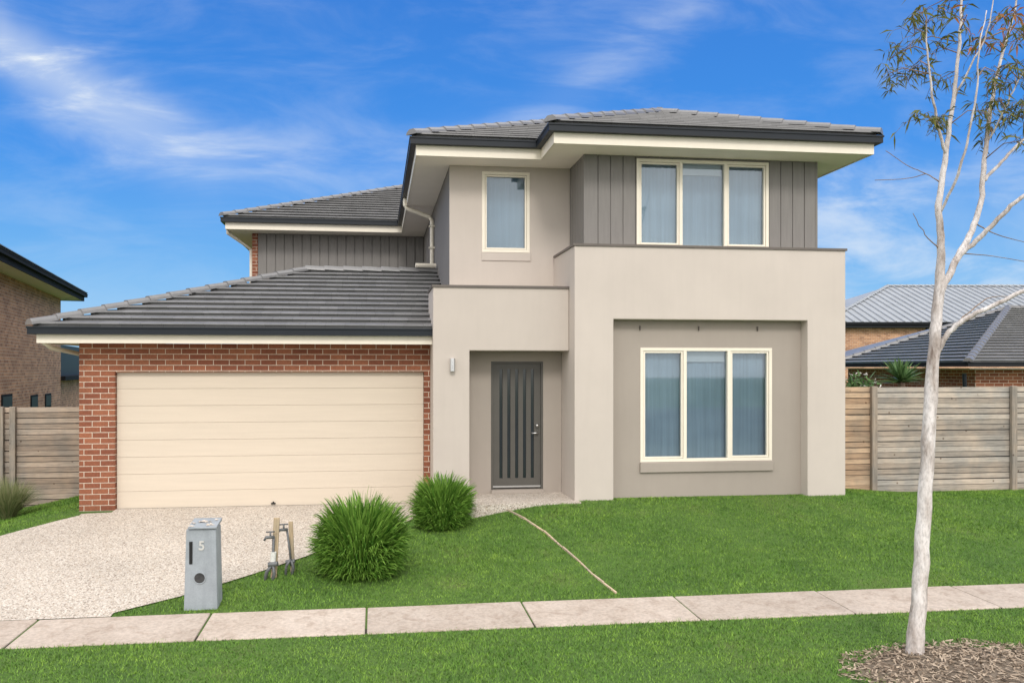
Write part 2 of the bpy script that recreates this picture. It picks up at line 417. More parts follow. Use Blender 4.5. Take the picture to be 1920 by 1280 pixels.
V[:, 0] = np.stack([X-cx*w, Y-sy*w, Z-.004], 1); V[:, 1] = np.stack([X+cx*w, Y+sy*w, Z-.004], 1)
V[:, 2] = np.stack([X+np.cos(a2)*lean, Y+np.sin(a2)*lean, Z+h], 1)
kind(npmesh('grass', V, np.arange(n*3).reshape(-1, 3), GRASS), 'stuff', 'short bright green lawn grass on both sides of the footpath', 'grass')
# timber garden edging
ep = [gp(x, y) for x, y in ((952, 957), (985, 974), (1020, 997), (1055, 1027), (1085, 1052), (1112, 1078), (1132, 1094), (1156, 1113))]
mb = MB()
for i, (a, b) in enumerate(zip(ep[:-1], ep[1:])):
    d = (b-a).normalized(); nn = Vector((-d.y, d.x, 0)).normalized()*.012; j = random.uniform(.016, .030); k2 = random.uniform(.014, .030); e = d*.006
    a2, b2 = a+e, b-e
    mb.add([a2-nn-Vector((0,0,.05)), b2-nn-Vector((0,0,.05)), b2+nn-Vector((0,0,.05)), a2+nn-Vector((0,0,.05)),
            a2-nn+Vector((0,0,j)), b2-nn+Vector((0,0,k2)), b2+nn+Vector((0,0,k2)), a2+nn+Vector((0,0,j))],
           [(0,3,2,1),(4,5,6,7),(0,1,5,4),(1,2,6,5),(2,3,7,6),(3,0,4,7)])
o = mb.build('garden_edging', EDGE, bevel=.004); o['label'] = 'thin weathered timber edging strip crossing the lawn diagonally towards the footpath'; o['category'] = 'garden edging'
# ------------------------------------------------------------------ roof helpers
def clip(poly, v, keep_above):
    out = []
    for i in range(len(poly)):
        a, b = poly[i], poly[(i+1) % len(poly)]
        ia = (a[1] >= v-1e-9) if keep_above else (a[1] <= v+1e-9)
        ib = (b[1] >= v-1e-9) if keep_above else (b[1] <= v+1e-9)
        if ia: out.append(a)
        if ia != ib:
            t = (v-a[1])/(b[1]-a[1]); out.append((a[0]+t*(b[0]-a[0]), v))
    return out
def slope(mb, poly, e, nrm, z0, m, gauge=.30, lift=.060, th=.02, rec=.07):
    e = Vector(e); n = Vector(nrm).normalized(); d = Vector((n.y, -n.x))
    pu = [((Vector(p)-e).dot(d), (Vector(p)-e).dot(n)) for p in poly]
    vm = max(p[1] for p in pu); i = 0
    while i*gauge < vm-1e-4:
        v0, v1 = i*gauge, min((i+1)*gauge, vm)
        q = clip(clip(pu, v0, True), min(v1+.02, vm), False)
        if len(q) >= 3:
            def w(u, v, dz=0):
                p = e+d*u+n*v; return (p.x, p.y, z0+m*v+lift*(1-(v-v0)/gauge)+dz)
            def wz(u, v, z):
                p = e+d*u+n*v; return (p.x, p.y, z)
            vv = [w(u, v) for u, v in q]
            o = mb.add(vv, [tuple(range(len(vv)))])
            for j, (u, v) in enumerate(q): mb.uv[o+j] = (u+1000+.07*(i % 3), min(v, v1-1e-4)+1e-4)
            us = [u for u, v in q if abs(v-v0) < 1e-6]
            if len(us) >= 2:
                a, b = min(us), max(us); zt = z0+m*v0+lift
                pts = [wz(a, v0, zt), wz(b, v0, zt), wz(b, v0, zt-th), wz(a, v0, zt-th), wz(b-.02, v0+rec, zt-th), wz(a+.02, v0+rec, zt-th), wz(b-.02, v0+rec, z0+m*v0-.01), wz(a+.02, v0+rec, z0+m*v0-.01)]
                o = mb.add(pts, [(0, 1, 2, 3), (3, 2, 4, 5), (5, 4, 6, 7)])
                for j in range(8): mb.uv[o+j] = (((a, b, b, a, b, a, b, a)[j])+1000+.07*(i % 3), v0+.02+.001*j)
        i += 1
def caps(mb, a, b, L_=.36):
    a, b = Vector(a), Vector(b); d = b-a; n = max(1, int(d.length/L_)); st = d/n
    sd = Vector((-d.y, d.x, 0)).normalized()
    for i in range(n):
        p = a+st*i-st*.05; q = a+st*(i+1)
        sec = [(-.115, -.01), (-.10, .03), (-.045, .075), (.045, .075), (.10, .03), (.115, -.01)]
        A = [p+sd*x+Vector((0, 0, z+.040)) for x, z in sec]; B = [q+sd*x*.94+Vector((0, 0, z+.020)) for x, z in sec]
        mb.add(A+B, [(k, k+1, 7+k, 6+k) for k in range(5)]+[tuple(range(6))[::-1], tuple(range(6, 12))])
def sweep(mb, path, prof, closed):
    n = len(path); pts = [Vector(p) for p in path]; rings = []
    for i in range(n):
        ns = []
        for a, b in ((i-1, i), (i, i+1)):
            if closed or (a >= 0 and b < n):
                d = (pts[b % n]-pts[a % n]).normalized(); ns.append(Vector((-d.y, d.x)))
        m = ns[0] if len(ns) == 1 else (ns[0]+ns[1])/(1+ns[0].dot(ns[1]))
        rings.append([(pts[i].x+m.x*o, pts[i].y+m.y*o, z) for o, z in prof])
    k = len(prof); vs = [v for r in rings for v in r]; fs = []
    for i in range(n if closed else n-1):
        j = (i+1) % n
        for q in range(k): fs.append((i*k+q, i*k+(q+1) % k, j*k+(q+1) % k, j*k+q))
    if not closed: fs += [tuple(range(k)), tuple(range((n-1)*k, n*k))]
    mb.add(vs, fs)
def inset(path, o):
    n = len(path); pts = [Vector(p) for p in path]; out = []
    for i in range(n):
        d1 = (pts[i]-pts[i-1]).normalized(); d2 = (pts[(i+1) % n]-pts[i]).normalized()
        n1, n2 = Vector((-d1.y, d1.x)), Vector((-d2.y, d2.x)); m = (n1+n2)/(1+n1.dot(n2))
        out.append((pts[i].x+m.x*o, pts[i].y+m.y*o))
    return out
def gprof(zt): return [(0, zt), (0, zt-.025), (.012, zt-.03), (.012, zt-.112), (.105, zt-.112), (.105, zt)]
# ------------------------------------------------------------------ THE HOUSE
house = thing('brick_house', 'two storey house with rendered portico, dark tiled roofs and cream double garage door', 'house', (1.2, 12.9, 0))
mb = MB().prism([(-4.51,-.5),(-3.99,-.5),(-3.99,2.13),(.766,2.13),(.766,-.5),(.865,-.5),(.865,2.57),(-4.51,2.57)], 12.9, 13.12, 'y')
mb.box(-4.51, -4.28, 13.12, 19.2, -.6, 2.57).box(-4.28, 1.0, 18.98, 19.2, -.3, 2.57)
mb.build('garage_wall', BRICK, house)
gd = MB()
for i in range(8):
    z0 = .012+i*.2655; gd.box(-3.985, .762, 12.985, 13.02, z0+.0015, z0+.264)
door = gd.build('garage_door', GDOOR, house, bevel=.003)
mb = MB().box(-3.985, .762, 12.997, 13.06, 0, 2.13); mb.build('door_backing', GDOOR, door)
mb = MB().box(-1.65, -1.58, 12.955, 12.985, .04, .06).box(-1.625, -1.605, 12.955, 12.985, .06, .08); mb.build('handle', BLACK, door, bevel=.004)
mb = MB().box(-3.985, .762, 12.98, 13.05, -.01, .012); mb.build('weather_seal', BLACK, door)
mg = .354; ze = 2.80
mb = MB(); A = (-1.36, 16.06)
slope(mb, [(-5.02,12.40),(1.22,12.40),(1.22,16.06),A], (-5.02,12.40), (0,1), ze, mg)
slope(mb, [(-5.02,12.40),A,(-5.02,19.72)], (-5.02,12.40), (1,0), ze, mg)
slope(mb, [A,(1.22,16.06),(1.22,19.72),(-5.02,19.72)], (-5.02,19.72), (0,-1), ze, mg)
groof = mb.build('roof', TILE, house); groof['label'] = 'low hipped roof over the garage'
zA = ze+3.66*mg
for a, b in (((-5.02,12.40,ze), (*A, zA)), ((*A, zA), (1.22,16.06,zA)), ((-5.02,19.72,ze), (*A, zA))):
    mb = MB(); caps(mb, a, b); mb.build('ridge_cap', TILEC, groof)
gpath = [(-5.06,19.76),(-5.06,12.36),(.866,12.36)]
mb = MB(); sweep(mb, gpath, gprof(2.80), False); mb.build('gutter', GUTT, groof)
mb = MB(); sweep(mb, gpath, [(.106,2.76),(.106,2.56),(.13,2.56),(.13,2.76)], False); mb.build('fascia', CREAM, groof)
mb = MB().box(-4.93, .866, 12.49, 12.9, 2.575, 2.59).box(-4.93, -4.5, 12.9, 19.6, 2.575, 2.59); mb.build('soffit', SOFF, groof)
mb = MB().tube([(-4.98,12.75,2.70),(-4.98,12.8,2.58),(-4.93,12.95,2.50),(-4.58,14.3,2.34),(-4.56,14.35,2.2),(-4.56,14.35,-.2)], .035, 10)
mb.build('downpipe', CREAM, house, smooth=True)
def window(x0, x1, z0, z1, Y, cuts, blindcol=None, curt=True):
    fr = MB(); fw = .05
    xsn = [x0]+[x0+(x1-x0)*c for c in cuts]+[x1]
    ya, yb = Y-.02, Y+.075
    fr.box(x0, x1, ya, yb, z0, z0+fw).box(x0, x1, ya, yb, z1-fw, z1)
    fr.box(x0, x0+fw, ya, yb, z0+fw, z1-fw).box(x1-fw, x1, ya, yb, z0+fw, z1-fw)
    for c in xsn[1:-1]: fr.box(c-fw*.55, c+fw*.55, ya, yb, z0+fw, z1-fw)
    k = len(xsn)-1
    panes = []
    for i in range(k):
        a = xsn[i]+(fw if i == 0 else fw*.55); b = xsn[i+1]-(fw if i == k-1 else fw*.55)
        zz0, zz1 = z0+fw, z1-fw
        if k == 1 or i != 1:
            q = .032; y0, y1 = Y-.008, Y+.055
            fr.box(a+.004, b-.004, y0, y1, zz0+.004, zz0+q).box(a+.004, b-.004, y0, y1, zz1-q, zz1-.004).box(a+.004, a+q, y0, y1, zz0+q, zz1-q).box(b-q, b-.004, y0, y1, zz0+q, zz1-q)
            a += q; b -= q; zz0 += q; zz1 -= q
        panes.append((a, b, zz0, zz1))
    w = fr.build('window', CREAM, house, bevel=.004)
    for a, b, zz0, zz1 in panes:
        m = MB(); m.add([(a, Y+.03, zz0), (b, Y+.03, zz0), (b, Y+.03, zz1), (a, Y+.03, zz1)], [(0, 1, 2, 3)]); m.build('pane', GLASS, w)
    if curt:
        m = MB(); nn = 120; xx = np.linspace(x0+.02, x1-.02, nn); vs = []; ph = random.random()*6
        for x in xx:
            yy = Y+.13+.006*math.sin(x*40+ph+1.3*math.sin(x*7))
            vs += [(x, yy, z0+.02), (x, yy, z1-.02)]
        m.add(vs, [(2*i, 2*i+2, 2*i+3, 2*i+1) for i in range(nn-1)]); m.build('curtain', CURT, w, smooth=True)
    if blindcol is not None:
        a, b, zz0, zz1 = panes[blindcol]
        MB().box(a+.01, b-.01, Y+.095, Y+.105, zz1-.17, zz1+.02).build('roller_blind', BLIND, w)
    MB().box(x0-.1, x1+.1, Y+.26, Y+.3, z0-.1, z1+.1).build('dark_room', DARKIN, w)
    return w
mb = MB().prism([(3.0,-.4),(3.61,-.4),(3.61,2.94),(6.77,2.94),(6.77,-.4),(7.41,-.4),(7.41,4.06),(3.0,4.06)], 11.9, 13.6, 'y')
blk = mb.build('portico', RENDER, house, bevel=.012)
mb = MB(); sweep(mb, [(3.0,13.3),(3.0,11.9),(7.41,11.9),(7.41,13.3)], [(-.02,4.052),(-.02,4.088),(.2,4.088),(.2,4.061),(-.001,4.061),(-.001,4.052)], False)
mb.build('parapet_cap', CAPM, blk)
WX0, WX1, WZ0, WZ1 = 4.10, 6.275, .72, 2.51
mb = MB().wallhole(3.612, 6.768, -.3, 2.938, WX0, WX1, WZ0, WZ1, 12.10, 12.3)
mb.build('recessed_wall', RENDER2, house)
lw = window(WX0, WX1, WZ0, WZ1, 12.11, [.335, .67], 1); lw['label'] = 'tall three pane window under the portico'
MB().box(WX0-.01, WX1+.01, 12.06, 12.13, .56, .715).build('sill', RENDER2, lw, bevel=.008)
for x in (1200, 1310, 1420):
    xx = XY(x, 12.09); MB().box(xx-.006, xx+.006, 12.07, 12.1, 2.78, 2.85).build('hook', CAPM, house)
mb = MB().prism([(.867,-.4),(1.43,-.4),(1.43,2.46),(2.997,2.46),(2.997,3.44),(.867,3.44)], 12.25, 13.34, 'y')
eb = mb.build('entry_surround', RENDER3, house, bevel=.012)
mb = MB(); sweep(mb, [(.867,13.3),(.867,12.25),(2.995,12.25)], [(-.02,3.432),(-.02,3.468),(.2,3.468),(.2,3.441),(-.001,3.441),(-.001,3.432)], False)
mb.build('parapet_cap', CAPM, eb)
DX0, DX1, DZ0, DZ1 = 1.835, 2.69, .17, 2.30
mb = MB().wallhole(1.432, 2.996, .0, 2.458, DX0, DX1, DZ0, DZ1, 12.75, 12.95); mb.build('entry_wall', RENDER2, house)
MB().box(1.5, 2.95, 13.0, 13.05, 0, 2.45).build('entry_backing', DARKIN, house)
fd = MB(); dx0, dx1, dz0, dz1 = DX0+.035, DX1-.035, .25, 2.265; fy0, fy1 = 12.79, 12.83
ns = 5; gw = .026; pit = (dx1-dx0-.14)/ns
xa = dx0
for i in range(ns):
    xc = dx0+.07+pit*(i+.5); fd.box(xa, xc-gw, fy0, fy1, dz0+.16, dz1-.09); xa = xc+gw
fd.box(xa, dx1, fy0, fy1, dz0+.16, dz1-.09).box(dx0, dx1, fy0, fy1, dz0, dz0+.16).box(dx0, dx1, fy0, fy1, dz1-.09, dz1)
fdo = fd.build('front_door', DOORM, house)
for i in range(ns):
    xc = dx0+.07+pit*(i+.5); MB().box(xc-gw, xc+gw, 12.812, 12.82, dz0+.16, dz1-.09).build('glass_strip', DGLASS, fdo)
MB().box(DX0, DX0+.034, 12.755, 12.86, DZ0, DZ1).box(DX1-.034, DX1, 12.755, 12.86, DZ0, DZ1).box(DX0+.034, DX1-.034, 12.755, 12.86, DZ1-.034, DZ1).build('door_frame', DOORM, fdo, bevel=.004)
MB().box(dx0+.002, dx1-.002, 12.775, 12.789, dz0+.015, dz0+.04).build('door_seal', CHROME, fdo)
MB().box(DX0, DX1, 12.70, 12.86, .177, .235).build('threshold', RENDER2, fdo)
hx = dx1-.06
MB().tube([(hx,12.79,1.26),(hx,12.745,1.26)], .024, 14).build('lock', CHROME, fdo, smooth=True)
MB().tube([(hx,12.79,1.14),(hx,12.74,1.14),(hx-.02,12.735,1.14),(hx-.1,12.735,1.14)], [.024,.016,.010,.009], 12).build('handle', CHROME, fdo, smooth=True)
wl = MB().tube([(1.16,12.2,2.14),(1.16,12.2,2.34)], .042, 18).build('wall_light', CHROME, house, bevel=.003)
MB().box(1.13, 1.19, 12.225, 12.25, 2.18, 2.30).build('bracket', CHROME, wl)
# upper storey
mb = MB().wallhole(1.30, 3.279, 3.3, 5.585, 1.77, 2.585, 4.14, 5.50, 13.35, 13.55)
mw = mb.build('upper_wall', RENDER3, house)
uw = window(1.77, 2.585, 4.14, 5.50, 13.36, []); uw['label'] = 'narrow upper window above the entry'
MB().box(1.765, 2.60, 13.332, 13.38, 4.0, 4.135).build('sill', RENDER3, uw, bevel=.006)
def boards(a, b, fn, bw=.205, gp_=.016):
    n = max(1, round((b-a)/bw)); w = (b-a)/n
    for i in range(n): fn(a+i*w+gp_/2, a+(i+1)*w-gp_/2)
UX0, UX1, UZ0, UZ1 = 4.14, 6.37, 4.12, 5.545
cl = MB()
def bf(a, b, y=12.4):
    if b < UX0 or a > UX1: cl.box(a, b, y, y+.02, 4.0, 5.585)
    else:
        for p, q in ((a, min(b, UX0)), (max(a, UX1), b)):
            if q-p > .004: cl.box(p, q, y, y+.02, 4.0, 5.585)
        p, q = max(a, UX0), min(b, UX1); cl.box(p, q, y, y+.02, 4.0, UZ0-.003); cl.box(p, q, y, y+.02, UZ1+.003, 5.585)
boards(3.30, 7.20, bf)
boards(12.42, 13.35, lambda a, b: cl.box(3.28, 3.30, a, b, 4.0, 5.585))
cl.box(3.275, 3.31, 12.395, 12.43, 4.0, 5.586).box(7.19, 7.225, 12.395, 12.43, 4.0, 5.586)
cl.build('cladding', CLAD, house)
cl = MB(); boards(13.37, 20.7, lambda a, b: cl.box(1.22, 1.24, a, b, 2.6, 5.585)); cl.build('cladding', CLAD, house)
cl = MB(); boards(-2.96, 1.22, lambda a, b: cl.box(a, b, 20.69, 20.72, 2.0, 5.585), .225, .026); cl.build('cladding', CLAD, house)
bk = MB().wallhole(3.302, 7.19, 4.0, 5.58, UX0+.01, UX1-.01, UZ0+.01, UZ1-.01, 12.416, 12.5)
bk.box(3.296, 3.33, 12.5, 13.36, 4.0, 5.58).box(7.15, 7.19, 12.5, 13.6, 4.0, 5.58)
bk.build('wall', CLAD, house)
MB().box(1.236, 1.29, 13.37, 20.7, 0, 5.58).build('wall', CLAD, house); MB().box(-2.96, 1.23, 20.716, 20.8, 0, 5.58).build('wall', CLAD, house)
bw_ = window(UX0, UX1, UZ0, UZ1, 12.40, [.33, .67], 1); bw_['label'] = 'wide three pane upper window above the portico'
MB().box(1.22, 1.30, 13.35, 13.37, 3.3, 5.585).build('corner_trim', RENDER3, house)
MB().box(-3.10, -2.962, 20.70, 29.3, -.2, 5.585).box(7.19, 7.41, 13.6, 29.3, -.2, 5.585).box(-2.96, 7.19, 29.1, 29.3, -.2, 5.585).build('side_wall', BRICK, house)
# main roof
m = .405; z0 = 5.86
OUT = [(.525,12.65),(2.55,12.65),(2.55,11.7),(7.94,11.7),(7.94,29.97),(-3.75,29.97),(-3.75,19.97),(.525,19.97)]
x0, xm, xb, yb_, ym, yw, yB, xw = .565, 7.90, 2.59, 11.74, 12.69, 20.01, 29.93, -3.71
rM = (xm-x0)/2; xR = (x0+xm)/2; Fp = (xR, ym+rM); rB = (xm-xb)/2; G = (xb+rB, yb_+rB); K = (xb+rB, ym+rB)
rW = (yB-yw)/2; yR = yw+rW; Vv = (xR, yw+rM); W1 = (xw+rW, yR); W2 = (xm-rW, yR)
def Z(p, r): return (p[0], p[1], z0+m*r)
mb = MB()
slope(mb, [(xb,yb_),(xm,yb_),G], (xb,yb_), (0,1), z0, m)
slope(mb, [(xb,yb_),G,K,(xb,ym)], (xb,yb_), (1,0), z0, m)
slope(mb, [(x0,ym),(xb,ym),K,Fp], (x0,ym), (0,1), z0, m)
slope(mb, [(xm,yb_),(xm,K[1]),K,G], (xm,yb_), (-1,0), z0, m)
slope(mb, [(xm,K[1]),(xm,Vv[1]),Vv,Fp,K], (xm,yb_), (-1,0), z0, m)
slope(mb, [(xm,Vv[1]),(xm,yB),W2,Vv], (xm,yb_), (-1,0), z0, m)
slope(mb, [(x0,ym),Fp,Vv,(x0,yw)], (x0,ym), (1,0), z0, m)
slope(mb, [(xw,yw),(x0,yw),Vv,W2,W1], (xw,yw), (0,1), z0, m)
slope(mb, [(xw,yw),W1,(xw,yB)], (xw,yw), (1,0), z0, m)
slope(mb, [(xw,yB),W1,W2,(xm,yB)], (xw,yB), (0,-1), z0, m)
roof = mb.build('roof', TILE, house); roof['label'] = 'hipped dark tile roof over the upper storey'
for a, b in ((Z((x0,ym),0), Z(Fp,rM)), (Z(Fp,rM), Z(Vv,rM)), (Z((xb,yb_),0), Z(G,rB)), (Z(G,rB), Z(K,rB)), (Z((xm,yb_),0), Z(G,rB)), (Z(K,rB), Z(Fp,rM)),
             (Z((xw,yw),0), Z(W1,rW)), (Z(W1,rW), Z(W2,rW)), (Z((xm,yB),0), Z(W2,rW)), (Z((xw,yB),0), Z(W1,rW))):
    mb = MB(); caps(mb, a, b); mb.build('ridge_cap', TILEC, roof)
mb = MB(); sweep(mb, OUT, gprof(5.85), True); mb.build('gutter', GUTT, roof)
mb = MB(); sweep(mb, OUT, [(.106,5.80),(.106,5.575),(.13,5.575),(.13,5.80)], True); mb.build('fascia', CREAM, roof)
mb = MB().prism(inset(OUT, .131), 5.587, 5.60, 'z'); mb.build('soffit', SOFF, roof)
mb = MB().tube([(.60,16.8,5.74),(.60,16.8,5.60),(.64,16.8,5.53),(1.12,16.8,5.36),(1.165,16.8,5.28),(1.165,16.8,4.28),(1.13,16.75,4.20)], .043, 10)
mb.tube([(1.19,16.0,4.24),(.78,15.95,4.235)], .045, 10).box(1.10, 1.222, 16.74, 16.86, 4.7, 4.73).box(1.10, 1.222, 16.74, 16.86, 5.15, 5.18)
mb.build('downpipe', CREAM, house, smooth=False)
mb = MB().tube([(-3.66,20.5,5.72),(-3.66,20.5,5.55),(-3.15,20.9,5.2),(-3.15,20.9,0)], .045, 10); mb.build('downpipe', CREAM, house)
mb = MB().tube([(7.46,13.0,5.6),(7.3,13.0,5.2),(7.3,13.0,4.2)], .04, 10); mb.build('downpipe', CREAM, house)
# ------------------------------------------------------------------ letterbox
lb = gp(376, 1143); hw, dp, hh = .165, .30, .86
lx, ly, lz = lb.x, lb.y, lb.z
pb = thing('letterbox', 'grey pillar letterbox numbered 5 with dark slot and round hole', 'letterbox', (lx, ly, lz))
m_ = MB(); m_.v = [(lx-hw-.012,ly,lz-.1),(lx+hw+.012,ly,lz-.1),(lx+hw+.012,ly+dp,lz-.1),(lx-hw-.012,ly+dp,lz-.1),(lx-hw+.012,ly+.015,lz+hh),(lx+hw-.008,ly+.015,lz+hh),(lx+hw-.008,ly+dp-.01,lz+hh),(lx-hw+.012,ly+dp-.01,lz+hh)]
m_.f = [(0,3,2,1),(4,5,6,7),(0,1,5,4),(1,2,6,5),(2,3,7,6),(3,0,4,7)]
pil = m_.build('pillar', LBOX, pb, bevel=.012)
def fy(z): return ly+.015*(z-lz+.1)/(hh+.1)
MB().box(lx-.118, lx-.085, fy(lz+.6)-.006, fy(lz+.6)+.02, lz+.49, lz+.73).build('slot', BLACK, pil)
MB().tube([(lx-.01, fy(lz+.34)-.006, lz+.34), (lx-.01, fy(lz+.34)+.03, lz+.34)], .055, 24).build('hole', mottled('hole_dark', (.05, .05, .052), .6, .3, 8, 40, .1), pil)
MB().tube([(lx-.01+.06*math.cos(a), fy(lz+.34)-.004, lz+.34+.06*math.sin(a)) for a in np.linspace(0, 2*math.pi, 25)], .007, 6, cap=False).build('hole_rim', LBOX, pil, smooth=True)
cu = bpy.data.curves.new('number', 'FONT'); cu.body = '5'; cu.size = .135; cu.extrude = .005; cu.align_x = 'CENTER'; cu.offset = .003
tmp = bpy.data.objects.new('tmp', cu); C.objects.link(tmp); bpy.context.view_layer.update()
me = bpy.data.meshes.new_from_object(tmp.evaluated_get(bpy.context.evaluated_depsgraph_get())); bpy.data.objects.remove(tmp)
me.transform(Matrix.Translation((lx+.01, fy(lz+.68)-.006, lz+.64)) @ Matrix.Rotation(math.pi/2, 4, 'X'))
me.name = 'number'; o = bpy.data.objects.new('number', me); C.objects.link(o); me.materials.clear(); me.materials.append(LBOXD); par(o, pil)
ld = MB(); zt = lz+hh
ld.v = [(lx-.13,ly-.01,zt+.004),(lx+.168,ly-.01,zt+.004),(lx+.168,ly+.3,zt+.035),(lx-.13,ly+.3,zt+.035),(lx-.13,ly-.01,zt+.026),(lx+.168,ly-.01,zt+.026),(lx+.168,ly+.3,zt+.07),(lx-.13,ly+.3,zt+.07)]
ld.f = [(0,3,2,1),(4,5,6,7),(0,1,5,4),(1,2,6,5),(2,3,7,6),(3,0,4,7)]
ld.build('lid', LBOX, pb, bevel=.006)
lt = MB()
for i in range(16):
    x = lx+random.uniform(-.11, .13); y = ly+random.uniform(.0, .25); z = zt+.03+.044*(y-ly)/.3; a = random.uniform(0, 3); r = random.uniform(.02, .05)
    lt.add([(x+r*math.cos(a), y+r*math.sin(a), z), (x-.4*r*math.sin(a), y+.4*r*math.cos(a), z+random.uniform(.005, .02)), (x-r*math.cos(a), y-r*math.sin(a), z+.004), (x+.4*r*math.sin(a), y-.4*r*math.cos(a), z+.002)], [(0, 1, 2, 3)])
o = lt.build('leaf_litter', PAPER); kind(o, 'stuff', 'dry pale litter lying on top of the grey letterbox', 'litter')
# ------------------------------------------------------------------ water meter and taps
wm = gp(516, 1085); tw = wm.x*s_+wm.y*c_
meter = thing('water_meter', 'water meter pipes and two garden taps tied to timber stakes beside the grass shrub', 'water meter', wm)
def wp(px, py, d=0): return P(px, py, tw+d)
def bar(mb, a, b, w, d):
    a, b = Vector(a), Vector(b); X_ = Vector((w/2, 0, 0)); Y_ = Vector((0, d/2, 0))
    mb.add([a-X_-Y_, a+X_-Y_, a+X_+Y_, a-X_+Y_, b-X_-Y_, b+X_-Y_, b+X_+Y_, b-X_+Y_], [(0,3,2,1),(4,5,6,7),(0,1,5,4),(1,2,6,5),(2,3,7,6),(3,0,4,7)])
mb = MB(); bar(mb, wp(513, 1085, .05), wp(519, 970, .05), .07, .035); mb.build('stake', STAKE, meter, bevel=.003)
mb = MB(); bar(mb, wp(549, 1075, .25), wp(545, 977, .25), .05, .035); mb.build('stake', STAKE, meter, bevel=.003)
MB().tube([wp(510, 1065), wp(512, 1045), wp(513, 1006)], .016, 10).build('pipe', STEEL, meter, smooth=True)
MB().tube([wp(546, 1060, .2), wp(543, 1030, .2), wp(538, 992, .2)], .013, 10).build('pipe', STEEL, meter, smooth=True)
MB().tube([wp(512, 1052), wp(513, 1034)], .034, 12).build('clamp', PIPEW, meter, smooth=False)
for (x, y, d) in ((513, 1006, 0), (538, 992, .2)):
    tp = MB(); tp.tube([wp(x+1, y, d), wp(x-14, y+1, d-.05), wp(x-18, y+7, d-.06)], [.02, .017, .013], 10)
    tp.tube([wp(x-6, y, d-.02), wp(x-6, y-9, d-.02)], .011, 8).tube([wp(x-14, y-9, d-.02), wp(x+2, y-10, d-.02)], .009, 8)
    tp.build('tap', STEEL, meter, smooth=True)
for pts in (((510, 1058), (500, 1072), (494, 1102)), ((512, 1058), (514, 1075), (507, 1102))):
    MB().tube([wp(x, y, -.03) for x, y in pts], .02, 10).build('pipe', STEEL, meter, smooth=True)
for pts in (((545, 1048), (537, 1060), (535, 1085)), ((546, 1050), (550, 1062), (546, 1085))):
    MB().tube([wp(x, y, .15) for x, y in pts], .017, 10).build('pipe', STEEL, meter, smooth=True)
MB().tube([wp(503, 1058, -.03), wp(521, 1056, -.03)], .028, 14).build('valve', STEEL, meter, smooth=False)
MB().tube([wp(536, 1053, .17), wp(553, 1051, .17)], .024, 14).build('valve', STEEL, meter, smooth=False)
# ------------------------------------------------------------------ shrubs
def shrub(name, label, base, rx, ry, hgt, n, wid, mat=BUSHM):
    b = np.array(base)
    th = rng.uniform(0, 2*np.pi, n); cz = rng.uniform(-.70, .98, n); sz = np.sqrt(np.clip(1-cz**2, 0, 1))
    rr = rng.uniform(.74, 1.0, n)+np.where(rng.random(n) < .07, rng.uniform(0, .13, n), 0)
    lump = 1+.05*np.sin(th*3+cz*4)+.04*np.sin(th*7-cz*5)
    tip = np.stack([np.cos(th)*sz*rx, np.sin(th)*sz*ry, (.44+.56*cz)*hgt], 1)*(rr*lump)[:, None]
    # straps spring from inside the clump and arch over, the upper ones fanning outwards
    th0 = th+rng.normal(0, .8, n); ins = rng.uniform(.40, .74, n)
    st = tip*ins[:, None]; st[:, 2] = np.clip(tip[:, 2]*ins-.03*hgt, -.03, None)
    st[:, 0] += np.cos(th0)*.16*rx*(1-sz)-np.cos(th)*.05; st[:, 1] += np.sin(th0)*.16*ry*(1-sz)
    tip[:, 0] += np.cos(th+rng.normal(0, .6, n))*.22*rx*(1-sz); tip[:, 1] += np.sin(th+rng.normal(0, .6, n))*.22*ry*(1-sz)
    mid = st*.4+tip*.6; mid[:, 2] += hgt*(.06+.10*sz)*rng.uniform(.5, 1.3, n)
    V, f = strips(st+b, mid+b, tip+b, rng.uniform(.6, 1.25, n)*wid, 5)
    o = npmesh(name, V, f, mat, smooth=True); o['label'] = label; o['category'] = 'shrub'; o['group'] = 'strappy green shrubs beside the driveway'; return o
s1 = gp(676, 1092); shrub('grass_shrub', 'large round strappy green shrub nearest the footpath, right of the taps', (s1.x, s1.y+.30, s1.z-.02), .68, .58, 1.04, 5600, .026)
s2 = gp(832, 995); shrub('grass_shrub', 'smaller round strappy green shrub in front of the entry pier', (s2.x, s2.y+.2, s2.z-.01), .54, .48, .84, 3800, .023)
def tuft(name, label, cat, base, rad, hgt, n, wid, mat, droop=.5):
    b = np.array(base); th = rng.uniform(0, 2*np.pi, n); sp = rng.uniform(0, 1, n)**.6
    tip = np.stack([np.cos(th)*sp*rad, np.sin(th)*sp*rad, hgt*(1-droop*sp**2)*rng.uniform(.7, 1.05, n)], 1)
    st = np.stack([np.cos(th)*.12*rad*rng.random(n), np.sin(th)*.12*rad*rng.random(n), np.full(n, -.02)], 1)
    mid = st*.5+tip*.5; mid[:, 2] += hgt*.28*sp
    V, f = strips(st+b, mid+b, tip+b, rng.uniform(.6, 1.2, n)*wid, 6)
    o = npmesh(name, V, f, mat, smooth=True); o['label'] = label; o['category'] = cat; return o
tg = gp(15, 972); tuft('ornamental_grass', 'fine dry green ornamental grass tuft in front of the left fence', 'ornamental grass', tg, .62, .72, 1100, .010, TUFT)
